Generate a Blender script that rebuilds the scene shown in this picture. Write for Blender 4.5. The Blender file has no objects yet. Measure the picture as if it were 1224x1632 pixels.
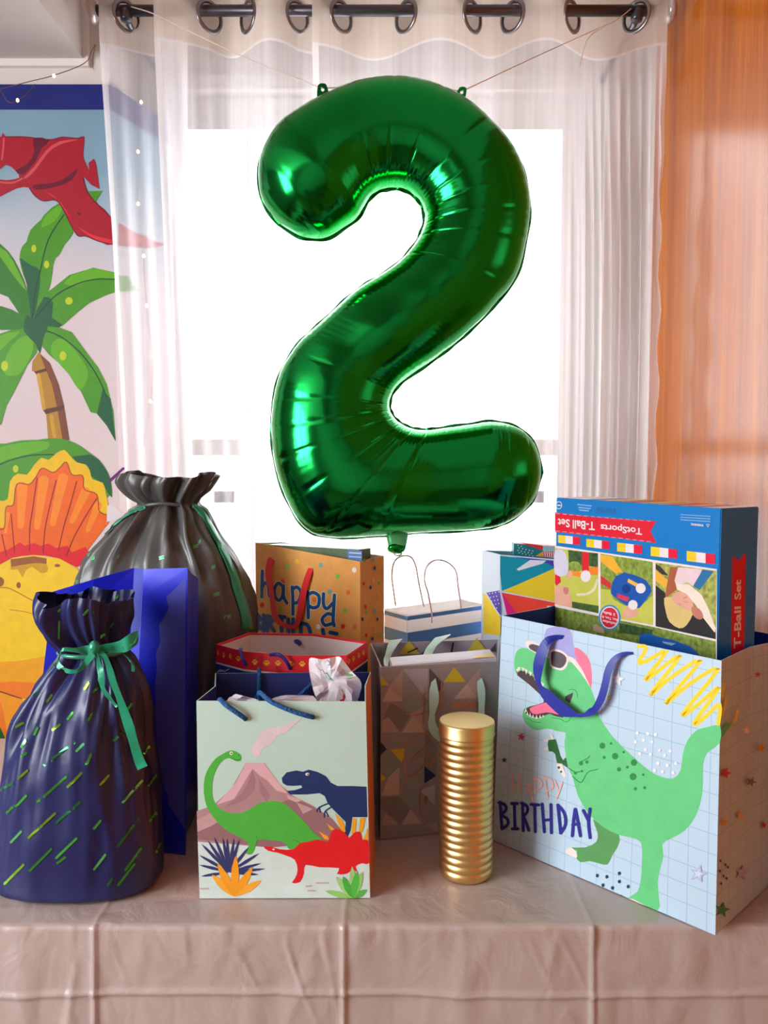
import bpy, bmesh, math, random
from mathutils import Vector, noise
from mathutils.geometry import tessellate_polygon
from mathutils.bvhtree import BVHTree

# ------------------------------------------------------------------ camera
scene = bpy.context.scene
COL = scene.collection
F_PX, PITCH, CAM_H, TBL = 1300.0, math.radians(4.0), 1.38, 0.75   # the frame is 1224 x 1632
cam_data = bpy.data.cameras.new('camera')
cam_data.sensor_fit = 'VERTICAL'
cam_data.sensor_height = 36.0
cam_data.lens = 36.0 * F_PX / 1632.0
cam_data.clip_start = 0.02
cam = bpy.data.objects.new('camera', cam_data)
COL.objects.link(cam)
cam.location = (0, 0, CAM_H)
cam.rotation_euler = (math.pi / 2 - PITCH, 0, 0)
scene.camera = cam

# ------------------------------------------------------------------ light
world = bpy.data.worlds.new('daylight')
scene.world = world
world.use_nodes = True
world.node_tree.nodes['Background'].inputs['Color'].default_value = (0.95, 0.97, 1.0, 1)
world.node_tree.nodes['Background'].inputs['Strength'].default_value = 5.0

def area_light(name, loc, target, sx, sy, watts, color):
    ld = bpy.data.lights.new(name, 'AREA')
    ld.shape = 'RECTANGLE'; ld.size = sx; ld.size_y = sy
    ld.energy = watts; ld.color = color
    lo = bpy.data.objects.new(name, ld); COL.objects.link(lo)
    lo.location = loc
    lo.rotation_euler = (Vector(target) - Vector(loc)).to_track_quat('-Z', 'Y').to_euler()
    return lo
# daylight through the room's left window, whose two panes are mirrored in the balloon
area_light('window_left_offscreen', (-2.47, -0.40, 1.62), (0.0, -0.40, 1.62), 1.56, 1.50, 80, (0.93, 0.97, 1.0))

vs = scene.view_settings
vs.view_transform = 'Standard'; vs.look = 'None'; vs.exposure = 0.12; vs.gamma = 1.0
vs.use_curve_mapping = False

# ------------------------------------------------------------------ helpers
def ray(px, py):
    u = (px - 612) / F_PX; v = -(py - 816) / F_PX
    return Vector((u, math.cos(PITCH) + v * math.sin(PITCH), -math.sin(PITCH) + v * math.cos(PITCH)))
EYE = Vector((0, 0, CAM_H))
def at_y(px, py, y):
    d = ray(px, py); return EYE + d * (y / d.y)
def at_z(px, py, z=TBL):
    d = ray(px, py); return EYE + d * ((z - CAM_H) / d.z)
class Plane:
    """a flat face in the room: point o, outward normal n"""
    def __init__(self, o, n):
        self.o = Vector(o); self.n = Vector(n).normalized()
    def hit(self, px, py):
        d = ray(px, py)
        return EYE + d * ((self.o - EYE).dot(self.n) / d.dot(self.n)), self.n
def vplane(a, b):
    """upright plane through two floor points, facing the room"""
    a = Vector((a[0], a[1], 0)); b = Vector((b[0], b[1], 0)); e = (b - a)
    n = Vector((e.y, -e.x, 0))
    if n.dot(Vector((0, 0, CAM_H)) - a) < 0 and n.y > 0: n = -n
    return Plane(a, n)
class MeshSurf:
    def __init__(self, verts, faces):
        self.t = BVHTree.FromPolygons([Vector(v) for v in verts], faces)
    def hit(self, px, py):
        d = ray(px, py).normalized()
        loc, n, i, dist = self.t.ray_cast(EYE, d)
        if loc is None: return None, None
        if n.dot(d) > 0: n = -n
        return loc, n
def Z(ox, oy, s, pts):
    return [(ox + p[0] / s, oy + p[1] / s) for p in pts]
def lin(c):
    c = c / 255.0
    return c / 12.92 if c <= 0.04045 else ((c + 0.055) / 1.055) ** 2.4
MATS = {}
def mat(name, rgb, rough=0.5, metal=0.0, spec=0.4, vary=0.0, vscale=30.0, bump=0.0, bscale=60.0, emit=0.0, coat=0.0, sheen=0.0, stretch=None):
    if name in MATS: return MATS[name]
    m = bpy.data.materials.new(name); m.use_nodes = True
    nt = m.node_tree; b = nt.nodes['Principled BSDF']
    col = (lin(rgb[0]), lin(rgb[1]), lin(rgb[2]), 1)
    b.inputs['Base Color'].default_value = col
    b.inputs['Roughness'].default_value = rough
    b.inputs['Metallic'].default_value = metal
    b.inputs['Specular IOR Level'].default_value = spec
    b.inputs['Coat Weight'].default_value = coat
    b.inputs['Coat Roughness'].default_value = 0.1
    b.inputs['Sheen Weight'].default_value = sheen
    if emit:
        b.inputs['Emission Color'].default_value = col; b.inputs['Emission Strength'].default_value = emit
    if vary or bump:
        tc = nt.nodes.new('ShaderNodeTexCoord'); src = tc.outputs['Object']
        if stretch:
            mp = nt.nodes.new('ShaderNodeMapping'); mp.inputs['Scale'].default_value = stretch
            nt.links.new(src, mp.inputs['Vector']); src = mp.outputs['Vector']
    if vary:
        n = nt.nodes.new('ShaderNodeTexNoise'); n.inputs['Scale'].default_value = vscale; n.inputs['Detail'].default_value = 4
        nt.links.new(src, n.inputs['Vector'])
        r = nt.nodes.new('ShaderNodeValToRGB')
        r.color_ramp.elements[0].position = 0.3; r.color_ramp.elements[1].position = 0.7
        r.color_ramp.elements[0].color = tuple(min(1, c * (1 - vary)) for c in col[:3]) + (1,)
        r.color_ramp.elements[1].color = tuple(min(1, c * (1 + vary)) for c in col[:3]) + (1,)
        nt.links.new(n.outputs['Fac'], r.inputs['Fac']); nt.links.new(r.outputs['Color'], b.inputs['Base Color'])
    if bump:
        n2 = nt.nodes.new('ShaderNodeTexNoise'); n2.inputs['Scale'].default_value = bscale; n2.inputs['Detail'].default_value = 3
        nt.links.new(src, n2.inputs['Vector'])
        bp = nt.nodes.new('ShaderNodeBump'); bp.inputs['Strength'].default_value = bump; bp.inputs['Distance'].default_value = 0.01
        nt.links.new(n2.outputs['Fac'], bp.inputs['Height']); nt.links.new(bp.outputs['Normal'], b.inputs['Normal'])
    MATS[name] = m
    return m
def ink(rgb, rough=0.45):
    """printing ink on paper"""
    return mat('ink_%d_%d_%d' % rgb, rgb, rough, spec=0.3, vary=0.05, vscale=45)

def origin(o):
    v = Vector((0, 0, 0))
    while o is not None:
        v = v + Vector(o.location); o = o.parent
    return v
def tag(o, label=None, cat=None, group=None, kind=None):
    if label: o['label'] = label
    if cat: o['category'] = cat
    if group: o['group'] = group
    if kind: o['kind'] = kind
    return o
def thing(name, loc, label, cat, group=None):
    o = bpy.data.objects.new(name, None); COL.objects.link(o)
    o.location = loc; o.empty_display_size = 0.05
    return tag(o, label, cat, group)
def obj(name, verts, faces, mats, parent=None, midx=None, smooth=False, uvs=None):
    """links one mesh; vertices are given in room coordinates"""
    if parent is not None: org = origin(parent)
    else:
        xs = [v[0] for v in verts]; ys = [v[1] for v in verts]; zs = [v[2] for v in verts]
        org = Vector(((min(xs) + max(xs)) / 2, (min(ys) + max(ys)) / 2, min(zs)))
    me = bpy.data.meshes.new(name)
    me.from_pydata([tuple(Vector(v) - org) for v in verts], [], faces)
    if not isinstance(mats, (list, tuple)): mats = [mats]
    for m in mats: me.materials.append(m)
    if midx: me.polygons.foreach_set('material_index', midx)
    if smooth: me.polygons.foreach_set('use_smooth', [True] * len(me.polygons))
    if uvs:
        ul = me.uv_layers.new(name='UVMap')
        flat = []
        for f in uvs:
            for c in f: flat += [c[0], c[1]]
        ul.data.foreach_set('uv', flat)
    me.update()
    o = bpy.data.objects.new(name, me); COL.objects.link(o)
    if parent is not None: o.parent = parent
    else: o.location = org
    return o
def catmull(pts, n=4, closed=False):
    P = [Vector(p) for p in pts]; out = []; m = len(P)
    rng = range(m if closed else m - 1)
    for i in rng:
        if closed: p0, p1, p2, p3 = P[i - 1], P[i], P[(i + 1) % m], P[(i + 2) % m]
        else: p0, p1, p2, p3 = P[max(i - 1, 0)], P[i], P[i + 1], P[min(i + 2, m - 1)]
        for k in range(n):
            t = k / n
            out.append(0.5 * ((2 * p1) + (p2 - p0) * t + (2 * p0 - 5 * p1 + 4 * p2 - p3) * t * t + (3 * p1 - p0 - 3 * p2 + p3) * t ** 3))
    if not closed: out.append(P[-1].copy())
    return out
def box_data(lo, hi):
    x0, y0, z0 = lo; x1, y1, z1 = hi
    v = [(x0,y0,z0),(x1,y0,z0),(x1,y1,z0),(x0,y1,z0),(x0,y0,z1),(x1,y0,z1),(x1,y1,z1),(x0,y1,z1)]
    f = [(0,3,2,1),(4,5,6,7),(0,1,5,4),(1,2,6,5),(2,3,7,6),(3,0,4,7)]
    return v, f
def box(name, lo, hi, m, parent=None, bevel=0.0):
    v, f = box_data(lo, hi)
    o = obj(name, v, f, m, parent)
    if bevel:
        bm = bmesh.new(); bm.from_mesh(o.data)
        bmesh.ops.bevel(bm, geom=bm.edges[:], offset=bevel, segments=2, affect='EDGES', profile=0.5)
        bm.to_mesh(o.data); bm.free()
    return o
def tube_data(path, r, n=8, cap=True):
    P = [Vector(p) for p in path]; R = r if isinstance(r, (list, tuple)) else [r] * len(P)
    verts, faces = [], []
    up = Vector((0.13, 0.31, 0.94))
    for i, p in enumerate(P):
        t = (P[min(i + 1, len(P) - 1)] - P[max(i - 1, 0)]).normalized()
        a = t.cross(up)
        if a.length < 1e-4: a = t.cross(Vector((1, 0, 0)))
        a.normalize(); b = t.cross(a).normalized(); up = b if False else up
        for k in range(n):
            th = 2 * math.pi * k / n
            verts.append(p + (a * math.cos(th) + b * math.sin(th)) * R[i])
    for i in range(len(P) - 1):
        for k in range(n):
            k2 = (k + 1) % n
            faces.append((i * n + k, i * n + k2, (i + 1) * n + k2, (i + 1) * n + k))
    if cap:
        faces.append(tuple(range(n))[::-1]); faces.append(tuple((len(P) - 1) * n + k for k in range(n)))
    return verts, faces
def tube(name, path, r, m, parent=None, n=8, smooth_n=0):
    if smooth_n: path = catmull(path, smooth_n)
    v, f = tube_data(path, r, n)
    return obj(name, v, f, m, parent, smooth=True)
def lathe(name, prof, center, m, parent=None, n=48, caps=True):
    verts, faces = [], []
    for r, z in prof:
        for k in range(n):
            th = 2 * math.pi * k / n
            verts.append((center[0] + r * math.cos(th), center[1] + r * math.sin(th), z))
    for i in range(len(prof) - 1):
        for k in range(n):
            k2 = (k + 1) % n
            faces.append((i * n + k, i * n + k2, (i + 1) * n + k2, (i + 1) * n + k))
    if caps:
        faces.append(tuple(range(n))[::-1]); faces.append(tuple((len(prof) - 1) * n + k for k in range(n)))
    return obj(name, verts, faces, m, parent, smooth=True)
def solidify(o, t):
    md = o.modifiers.new('thickness', 'SOLIDIFY'); md.thickness = t; md.offset = 0
    return o

# ---- flat print: outlines lie on the real face of the thing that carries them
LAYER = {}
BACKDROP = ('palm_print', 'frilled_dinosaur_print')
def stroke_pts(path, w, closed=False):
    """strip of quads along a 2-D path; w is a width or a list of widths"""
    P = [Vector(p).to_2d() for p in path]; W = w if isinstance(w, (list, tuple)) else [w] * len(P)
    V, Fc = [], []
    for i, p in enumerate(P):
        t = P[min(i + 1, len(P) - 1)] - P[max(i - 1, 0)]
        if t.length < 1e-6: t = Vector((1, 0))
        t.normalize(); nn = Vector((-t.y, t.x))
        V += [p + nn * W[i] / 2, p - nn * W[i] / 2]
    for i in range(len(P) - 1): Fc.append((2 * i, 2 * i + 1, 2 * i + 3, 2 * i + 2))
    for end in (0, len(P) - 1):                      # round ends
        t = (P[0] - P[1]) if end == 0 else (P[-1] - P[-2])
        if t.length < 1e-6: continue
        a0 = math.atan2(t.y, t.x); c = len(V); V.append(P[end])
        for k in range(6):
            a = a0 - math.pi / 2 + math.pi * k / 5; V.append(P[end] + Vector((math.cos(a), math.sin(a))) * W[end] / 2)
        for k in range(5): Fc.append((c, c + 1 + k, c + 2 + k))
    return V, Fc
def fill_pts(pts, smooth):
    P = [Vector(p) for p in pts]
    if smooth: P = catmull(P, smooth, True)
    tri = tessellate_polygon([[p.to_3d() for p in P]])
    return P, [tuple(t) for t in tri]
def poly(c, pts, smooth=3): return ('fill', c, pts, smooth)
def flat(c, pts): return ('fill', c, pts, 0)
def line(c, pts, w, smooth=4): return ('line', c, pts, w, smooth)
def dot(c, x, y, rx, ry=None, n=14):
    ry = ry or rx
    return ('fill', c, [(x + rx * math.cos(2 * math.pi * k / n), y + ry * math.sin(2 * math.pi * k / n)) for k in range(n)], 0)
def star(c, x, y, r, rot=0.0, inner=0.42):
    pts = []
    for k in range(10):
        a = -math.pi / 2 + rot + math.pi * k / 5; q = r if k % 2 == 0 else r * inner
        pts.append((x + q * math.cos(a), y + q * math.sin(a)))
    return ('fill', c, pts, 0)
def decal(name, parent, surf, shapes, lift=0.00015, step=0.000012, label=None, rough=0.45, mats=None, split=False, kind=None):
    if split:                                        # every printed piece is a part of its own
        for s in shapes: decal(name, parent, surf, [s], lift, step, label, rough, mats, False, kind)
        return None
    V, Fc, MI, ML, mi = [], [], [], [], {}
    key = id(surf); L = LAYER.get(key, 0)
    for s in shapes:
        if s[0] == 'fill': p2, f2 = fill_pts(s[2], s[3])
        else:
            path = catmull(s[2], s[4]) if s[4] and len(s[2]) > 2 else [Vector(p) for p in s[2]]
            w = s[3]
            if isinstance(w, (list, tuple)) and len(w) != len(path):
                w = [w[0] + (w[-1] - w[0]) * i / (len(path) - 1) for i in range(len(path))]
            p2, f2 = stroke_pts(path, w)
        L += 1; base = len(V); ok = True; tmp = []
        for p in p2:
            loc, n = surf.hit(p[0], p[1])
            if loc is None: ok = False; break
            loc = loc + n * (lift + step * L)
            if name not in BACKDROP: loc.z = max(loc.z, TBL + .0011)      # print ends at the foot of the bag
            tmp.append(loc)
        if not ok: continue
        V += tmp
        c = s[1]
        if c not in mi:
            mi[c] = len(ML); ML.append(mats[c] if mats and c in mats else ink(c, rough))
        for f in f2:
            a, b, d = tmp[f[0]], tmp[f[1]], tmp[f[2]]
            nn = (b - a).cross(d - a)
            if nn.dot(ray(p2[f[0]][0], p2[f[0]][1])) > 0: f = f[::-1]
            Fc.append(tuple(i + base for i in f)); MI.append(mi[c])
    LAYER[key] = L
    if not V: return None
    o = obj(name, V, Fc, ML, parent, MI)
    if label: o['label'] = label
    if kind: o['kind'] = kind
    return o
def text_shape(body, quad, bold=0.0, shear=0.0):
    """mesh of a line of type mapped on a quad given as bottom-left, bottom-right, top-right, top-left"""
    cu = bpy.data.curves.new('type', 'FONT'); cu.body = body; cu.offset = bold; cu.resolution_u = 3; cu.shear = shear
    to = bpy.data.objects.new('type', cu); COL.objects.link(to)
    me = bpy.data.meshes.new_from_object(to.evaluated_get(bpy.context.evaluated_depsgraph_get()))
    vs_ = [v.co.copy() for v in me.vertices]; fs = [tuple(p.vertices) for p in me.polygons]
    bpy.data.objects.remove(to); bpy.data.curves.remove(cu); bpy.data.meshes.remove(me)
    x0 = min(v.x for v in vs_); x1 = max(v.x for v in vs_); y0 = min(v.y for v in vs_); y1 = max(v.y for v in vs_)
    q = [Vector(p) for p in quad]; P = []
    for v in vs_:
        a = (v.x - x0) / (x1 - x0); b = (v.y - y0) / (y1 - y0)
        P.append((q[0] * (1 - a) + q[1] * a) * (1 - b) + (q[3] * (1 - a) + q[2] * a) * b)
    return P, fs
def lettering(name, parent, surf, items, lift=0.0002):
    L = LAYER.get(id(surf), 0) + 1; LAYER[id(surf)] = L; lift = lift + L * 0.000012
    V, Fc, MI, ML, mi = [], [], [], [], {}
    for c, body, quad, bold in items:
        p2, f2 = text_shape(body, quad, bold); base = len(V)
        tmp = []
        for p in p2:
            loc, n = surf.hit(p[0], p[1]); tmp.append(loc + n * lift)
        V += tmp
        if c not in mi: mi[c] = len(ML); ML.append(ink(c))
        for f in f2: Fc.append(tuple(i + base for i in f)); MI.append(mi[c])
    return obj(name, V, Fc, ML, parent, MI)
def ribbon(name, path, widths, m, parent, thick=0.0006, side=None, smooth_n=9):
    """strip through 3-D points; each row is (point, side vector) with the side vector across the strip"""
    P = catmull([p for p, s in path], smooth_n); S = catmull([s for p, s in path], smooth_n)
    W = [v.x for v in catmull([Vector((w, 0, 0)) for w in widths], smooth_n)]
    V, Fc = [], []
    for p, s, w in zip(P, S, W):
        s = s.normalized() * w / 2; V += [p - s, p, p + s]
    for i in range(len(P) - 1):
        for k in range(2): Fc.append((3 * i + k, 3 * i + k + 1, 3 * i + k + 4, 3 * i + k + 3))
    o = obj(name, V, Fc, m, parent)
    return solidify(o, thick)
def px_ribbon(name, rows, m, parent, thick=0.0006, smooth_n=9):
    """rows: (left edge px, right edge px, distance y) of a ribbon"""
    path, wid = [], []
    for (a, b, y) in rows:
        ya = y if not isinstance(y, tuple) else y[0]; yb = y if not isinstance(y, tuple) else y[1]
        A = at_y(a[0], a[1], ya); B = at_y(b[0], b[1], yb)
        path.append(((A + B) / 2, (B - A))); wid.append((B - A).length)
    return ribbon(name, path, wid, m, parent, thick, smooth_n=smooth_n)

# ---- open gift bag: six-sided wall loop (gusset folds at both sides) with an inside and a floor
def gift_bag(parent, bot, top, m_front, m_side, m_back, m_in, m_rim, gus=(0.0, 0.0), nz=5, t=0.0012):
    """bot/top: corner points front-left, front-right, back-right, back-left"""
    def loop(q, g):
        fl, fr, br, bl = [Vector(p) for p in q]
        c = (fl + fr + br + bl) / 4
        rm = (fr + br) / 2; lm = (fl + bl) / 2
        rm += (c - rm).normalized() * g[1]; lm += (c - lm).normalized() * g[0]
        return [fl, fr, rm, br, bl, lm]
    B = loop(bot, (0.0, 0.0)); T_ = loop(top, gus); n = 6
    def inset(L):
        c = sum(L, Vector()) / len(L); out = []
        for p in L:
            d = c - p; d.z = 0; out.append(p + d.normalized() * t * 1.5)
        return out
    V, Fc, MI, UV = [], [], [], []
    def wall(L0, L1, flip, mats_of):
        base = len(V)
        for j in range(nz + 1):
            for k in range(n): V.append(L0[k].lerp(L1[k], j / nz))
        acc = [0.0]
        for k in range(n): acc.append(acc[-1] + (L0[(k + 1) % n] - L0[k]).length)
        for j in range(nz):
            for k in range(n):
                k2 = (k + 1) % n
                f = [base + j * n + k, base + j * n + k2, base + (j + 1) * n + k2, base + (j + 1) * n + k]
                h0 = L1[0].z - L0[0].z
                uv = [(acc[k], h0 * j / nz), (acc[k + 1], h0 * j / nz), (acc[k + 1], h0 * (j + 1) / nz), (acc[k], h0 * (j + 1) / nz)]
                if flip: f = f[::-1]; uv = uv[::-1]
                Fc.append(tuple(f)); UV.append(uv); MI.append(mats_of[k])
        return base
    o_b = wall(B, T_, False, [0, 1, 1, 2, 1, 1])
    Bi = [p + Vector((0, 0, 0.0015)) for p in inset(B)]; Ti = inset(T_)
    i_b = wall(Bi, Ti, True, [3] * 6)
    for k in range(n):
        k2 = (k + 1) % n
        Fc.append((o_b + nz * n + k, o_b + nz * n + k2, i_b + nz * n + k2, i_b + nz * n + k)); MI.append(4); UV.append([(0, 0)] * 4)
    Fc.append(tuple(o_b + k for k in range(n))[::-1]); MI.append(1); UV.append([(0, 0)] * n)
    Fc.append(tuple(i_b + k for k in range(n))); MI.append(3); UV.append([(0, 0)] * n)
    return obj('body', V, Fc, [m_front, m_side, m_back, m_in, m_rim], parent, MI, uvs=UV)
def bag_root(name, corners, label, cat='gift bag', group=None):
    c = sum((Vector((p[0], p[1], 0)) for p in corners), Vector()) / len(corners)
    return thing(name, (c.x, c.y, TBL), label, cat, group)

# ================================================================== the room
M_WHITE = mat('painted_white', (222, 216, 212), 0.6, vary=0.03, vscale=6)
M_CEIL = mat('ceiling_white', (214, 208, 206), 0.8)
M_TRIM = mat('trim_white', (236, 232, 230), 0.35)
M_REAR = mat('rear_wall_paint', (176, 172, 166), 0.8)
M_FLOOR = mat('floor_boards', (120, 78, 46), 0.4, vary=0.25, vscale=3, stretch=(12, 1, 1))

def wood_material():
    m = bpy.data.materials.new('varnished_wood_panel'); m.use_nodes = True
    nt = m.node_tree; b = nt.nodes['Principled BSDF']
    tc = nt.nodes.new('ShaderNodeTexCoord'); mp = nt.nodes.new('ShaderNodeMapping')
    mp.inputs['Scale'].default_value = (1.0, 9.0, 0.25)
    nt.links.new(tc.outputs['Object'], mp.inputs['Vector'])
    n1 = nt.nodes.new('ShaderNodeTexNoise'); n1.inputs['Scale'].default_value = 3.2; n1.inputs['Detail'].default_value = 6; n1.inputs['Distortion'].default_value = 0.4
    n2 = nt.nodes.new('ShaderNodeTexNoise'); n2.inputs['Scale'].default_value = 26; n2.inputs['Detail'].default_value = 3
    nt.links.new(mp.outputs['Vector'], n1.inputs['Vector']); nt.links.new(mp.outputs['Vector'], n2.inputs['Vector'])
    mx = nt.nodes.new('ShaderNodeMix'); mx.inputs[0].default_value = 0.35
    nt.links.new(n1.outputs['Fac'], mx.inputs[2]); nt.links.new(n2.outputs['Fac'], mx.inputs[3])
    r = nt.nodes.new('ShaderNodeValToRGB')
    e = r.color_ramp.elements
    e[0].position = 0.30; e[0].color = (lin(138), lin(65), lin(7), 1)
    e[1].position = 0.72; e[1].color = (lin(204), lin(116), lin(22), 1)
    k = e.new(0.5); k.color = (lin(174), lin(90), lin(12), 1)
    nt.links.new(mx.outputs[0], r.inputs['Fac']); nt.links.new(r.outputs['Color'], b.inputs['Base Color'])
    b.inputs['Roughness'].default_value = 0.20; b.inputs['Specular IOR Level'].default_value = 0.5
    return m
M_WOOD = wood_material()

WIN_Y, LEFT_Y, CEIL_Z, WOOD_X = 2.14, 1.90, 2.62, 0.645
XC = at_y(181, 400, LEFT_Y).x                 # corner between left wall and window recess
def joined(name, boxes, m, parent=None):
    V, Fc = [], []
    for lo, hi in boxes:
        v, f = box_data(lo, hi); b = len(V); V += v; Fc += [tuple(i + b for i in q) for q in f]
    return obj(name, V, Fc, m, parent)
def struct(o): o['kind'] = 'structure'; return o

struct(box('floor', (-2.4, -2.65, -0.05), (0.75, 2.3, 0.0), M_FLOOR))
struct(box('ceiling', (-2.4, -2.65, CEIL_Z), (0.75, 2.3, CEIL_Z + 0.05), M_CEIL))
struct(box('wall_rear', (-2.4, -2.70, 0.0), (0.75, -2.65, CEIL_Z), M_REAR))
struct(box('wall_left', (-2.4, LEFT_Y, 0.0), (XC, 2.30, CEIL_Z), M_WHITE))
struct(box('wall_right', (WOOD_X, -2.65, 0.0), (WOOD_X + 0.08, 2.00, CEIL_Z), M_WOOD))
struct(box('wall_recess', (WOOD_X + 0.01, 2.00, 0.0), (WOOD_X + 0.08, 2.30, CEIL_Z), M_WHITE))
# far-left wall with the window that lights the room from the side
wy0, wy1, wz0, wz1 = -1.25, 0.45, 0.80, 2.45
struct(joined('wall_side', [((-2.46, -2.65, 0), (-2.36, wy0, CEIL_Z)), ((-2.46, wy1, 0), (-2.36, LEFT_Y, CEIL_Z)),
       ((-2.46, wy0, 0), (-2.36, wy1, wz0)), ((-2.46, wy0, wz1), (-2.36, wy1, CEIL_Z))], M_REAR))
struct(joined('window_2', [((-2.45, wy0, wz0), (-2.35, wy0 + .06, wz1)), ((-2.45, wy1 - .06, wz0), (-2.35, wy1, wz1)),
       ((-2.45, wy0, wz0), (-2.35, wy1, wz0 + .06)), ((-2.45, wy0, wz1 - .06), (-2.35, wy1, wz1)),
       ((-2.45, (wy0 + wy1) / 2 - .02, wz0), (-2.36, (wy0 + wy1) / 2 + .02, wz1))], M_TRIM))

# window wall and window
a = at_y(268, 147, WIN_Y); b = at_y(948, 1010, WIN_Y)
ox0, ox1, oz1, oz0 = a.x, b.x, a.z, b.z
struct(joined('wall_window', [((XC - .02, WIN_Y, 0), (ox0, WIN_Y + .12, CEIL_Z)), ((ox1, WIN_Y, 0), (WOOD_X + .02, WIN_Y + .12, CEIL_Z)),
       ((ox0, WIN_Y, 0), (ox1, WIN_Y + .12, oz0)), ((ox0, WIN_Y, oz1), (ox1, WIN_Y + .12, CEIL_Z))], M_WHITE))
cw = 0.036
tr = struct(joined('trim_1', [((ox0 - cw, WIN_Y - .018, oz0 - cw), (ox0, WIN_Y, oz1 + cw)), ((ox1, WIN_Y - .018, oz0 - cw), (ox1 + cw, WIN_Y, oz1 + cw)),
       ((ox0, WIN_Y - .018, oz1), (ox1, WIN_Y, oz1 + cw)), ((ox0, WIN_Y - .03, oz0 - cw), (ox1, WIN_Y, oz0))], M_TRIM))
g0 = at_y(297, 210, WIN_Y + .05); g1 = at_y(887, 700, WIN_Y + .05); gr = at_y(500, 726, WIN_Y + .05)
wy = WIN_Y + .035
win = joined('window_1', [((ox0, wy, oz0), (g0.x, wy + .05, oz1)), ((g1.x, wy, oz0), (ox1, wy + .05, oz1)),
       ((g0.x, wy, g0.z), (g1.x, wy + .05, oz1)), ((g0.x, wy, oz0), (g1.x, wy + .05, oz0 + .05)),
       ((g0.x, wy + .005, gr.z), (g1.x, wy + .05, g1.z))], M_TRIM)
struct(win)
mu = at_y(503, 400, wy)
box('mullion', (mu.x - .005, wy + .01, g1.z), (mu.x + .005, wy + .045, g0.z), M_TRIM, win)
mu = at_y(394, 400, wy)
box('mullion', (mu.x - .003, wy + .02, g1.z), (mu.x + .003, wy + .04, g0.z), M_TRIM, win)
mu = at_y(402, 800, wy)
box('mullion', (mu.x - .012, wy + .01, oz0 + .05), (mu.x + .012, wy + .045, gr.z), M_TRIM, win)
M_GLASS = bpy.data.materials.new('window_glass'); M_GLASS.use_nodes = True
nt = M_GLASS.node_tree; nt.nodes.remove(nt.nodes['Principled BSDF'])
tb = nt.nodes.new('ShaderNodeBsdfTransparent'); gl = nt.nodes.new('ShaderNodeBsdfGlossy'); gl.inputs['Roughness'].default_value = 0.02
mx = nt.nodes.new('ShaderNodeMixShader'); mx.inputs[0].default_value = 0.05
nt.links.new(tb.outputs[0], mx.inputs[1]); nt.links.new(gl.outputs[0], mx.inputs[2])
nt.links.new(mx.outputs[0], nt.nodes['Material Output'].inputs['Surface'])
box('pane', (g0.x, wy + .022, g1.z), (g1.x, wy + .026, g0.z), M_GLASS, win)
box('pane', (g0.x, wy + .022, oz0 + .05), (g1.x, wy + .026, gr.z), M_GLASS, win)

# soffit along the upper left
s = at_y(135, 97, LEFT_Y)
sof = struct(joined('trim_2', [((-2.36, -2.65, s.z), (s.x, LEFT_Y, CEIL_Z))], M_CEIL))
struct(joined('trim_3', [((-2.36, LEFT_Y - .012, s.z - .016), (s.x, LEFT_Y, s.z)), ((s.x, LEFT_Y - .012, s.z - .016), (s.x + .012, LEFT_Y, CEIL_Z)),
                         ((XC - .016, LEFT_Y - .006, s.z - .06), (XC, LEFT_Y, CEIL_Z))], M_TRIM))

# deck railing beyond the window
M_RAIL = mat('weathered_deck_paint', (196, 180, 180), 0.7)
rl = thing('deck_railing', (0, 3.3, 0.0), 'pale deck railing with upright balusters outside the window', 'railing')
box('top_rail', (-1.3, 3.26, 1.19), (1.3, 3.34, 1.235), M_RAIL, rl)
box('bottom_rail', (-1.3, 3.28, 0.42), (1.3, 3.32, 0.46), M_RAIL, rl)
for i in range(5): box('post', (-1.3 + i * .62, 3.26, 0.0), (-1.22 + i * .62, 3.34, 1.25), M_RAIL, rl)
bal = None
for i in range(22):
    if (i * 0.12) % 0.62 < 0.1: continue
    if bal is None: bal = box('baluster', (-1.262, 3.288, 0.46), (-1.238, 3.312, 1.19), M_RAIL, rl); b0 = i
    else:
        c = bal.copy(); COL.objects.link(c); c.parent = rl; c.location = (Vector(bal.location) + Vector(((i - b0) * .12, 0, 0)))
dk = struct(box('floor_deck', (-3, 2.35, -0.06), (3, 3.6, 0.0), M_RAIL))

# ================================================================== table and cloth
M_LEG = mat('grey_steel', (90, 92, 95), 0.35, 0.9)
M_TOP = mat('plastic_table', (205, 205, 200), 0.5)
TX0, TX1, TY0, TY1 = -1.05, 0.625, 1.062, 1.775
tab = thing('folding_table', ((TX0 + TX1) / 2, (TY0 + TY1) / 2, 0), 'long folding table hidden beneath the taupe plastic cloth', 'table')
box('tabletop', (TX0, TY0, TBL - .045), (TX1, TY1, TBL - .0025), M_TOP, tab, 0.006)
for lx in (TX0 + .18, TX1 - .18):
    for ly in (TY0 + .1, TY1 - .1):
        tube('leg', [(lx, ly, 0.0), (lx, ly, TBL - .045)], .014, M_LEG, tab, 10)
    tube('crossbar', [(lx, TY0 + .1, .3), (lx, TY1 - .1, .3)], .010, M_LEG, tab, 8)

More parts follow.
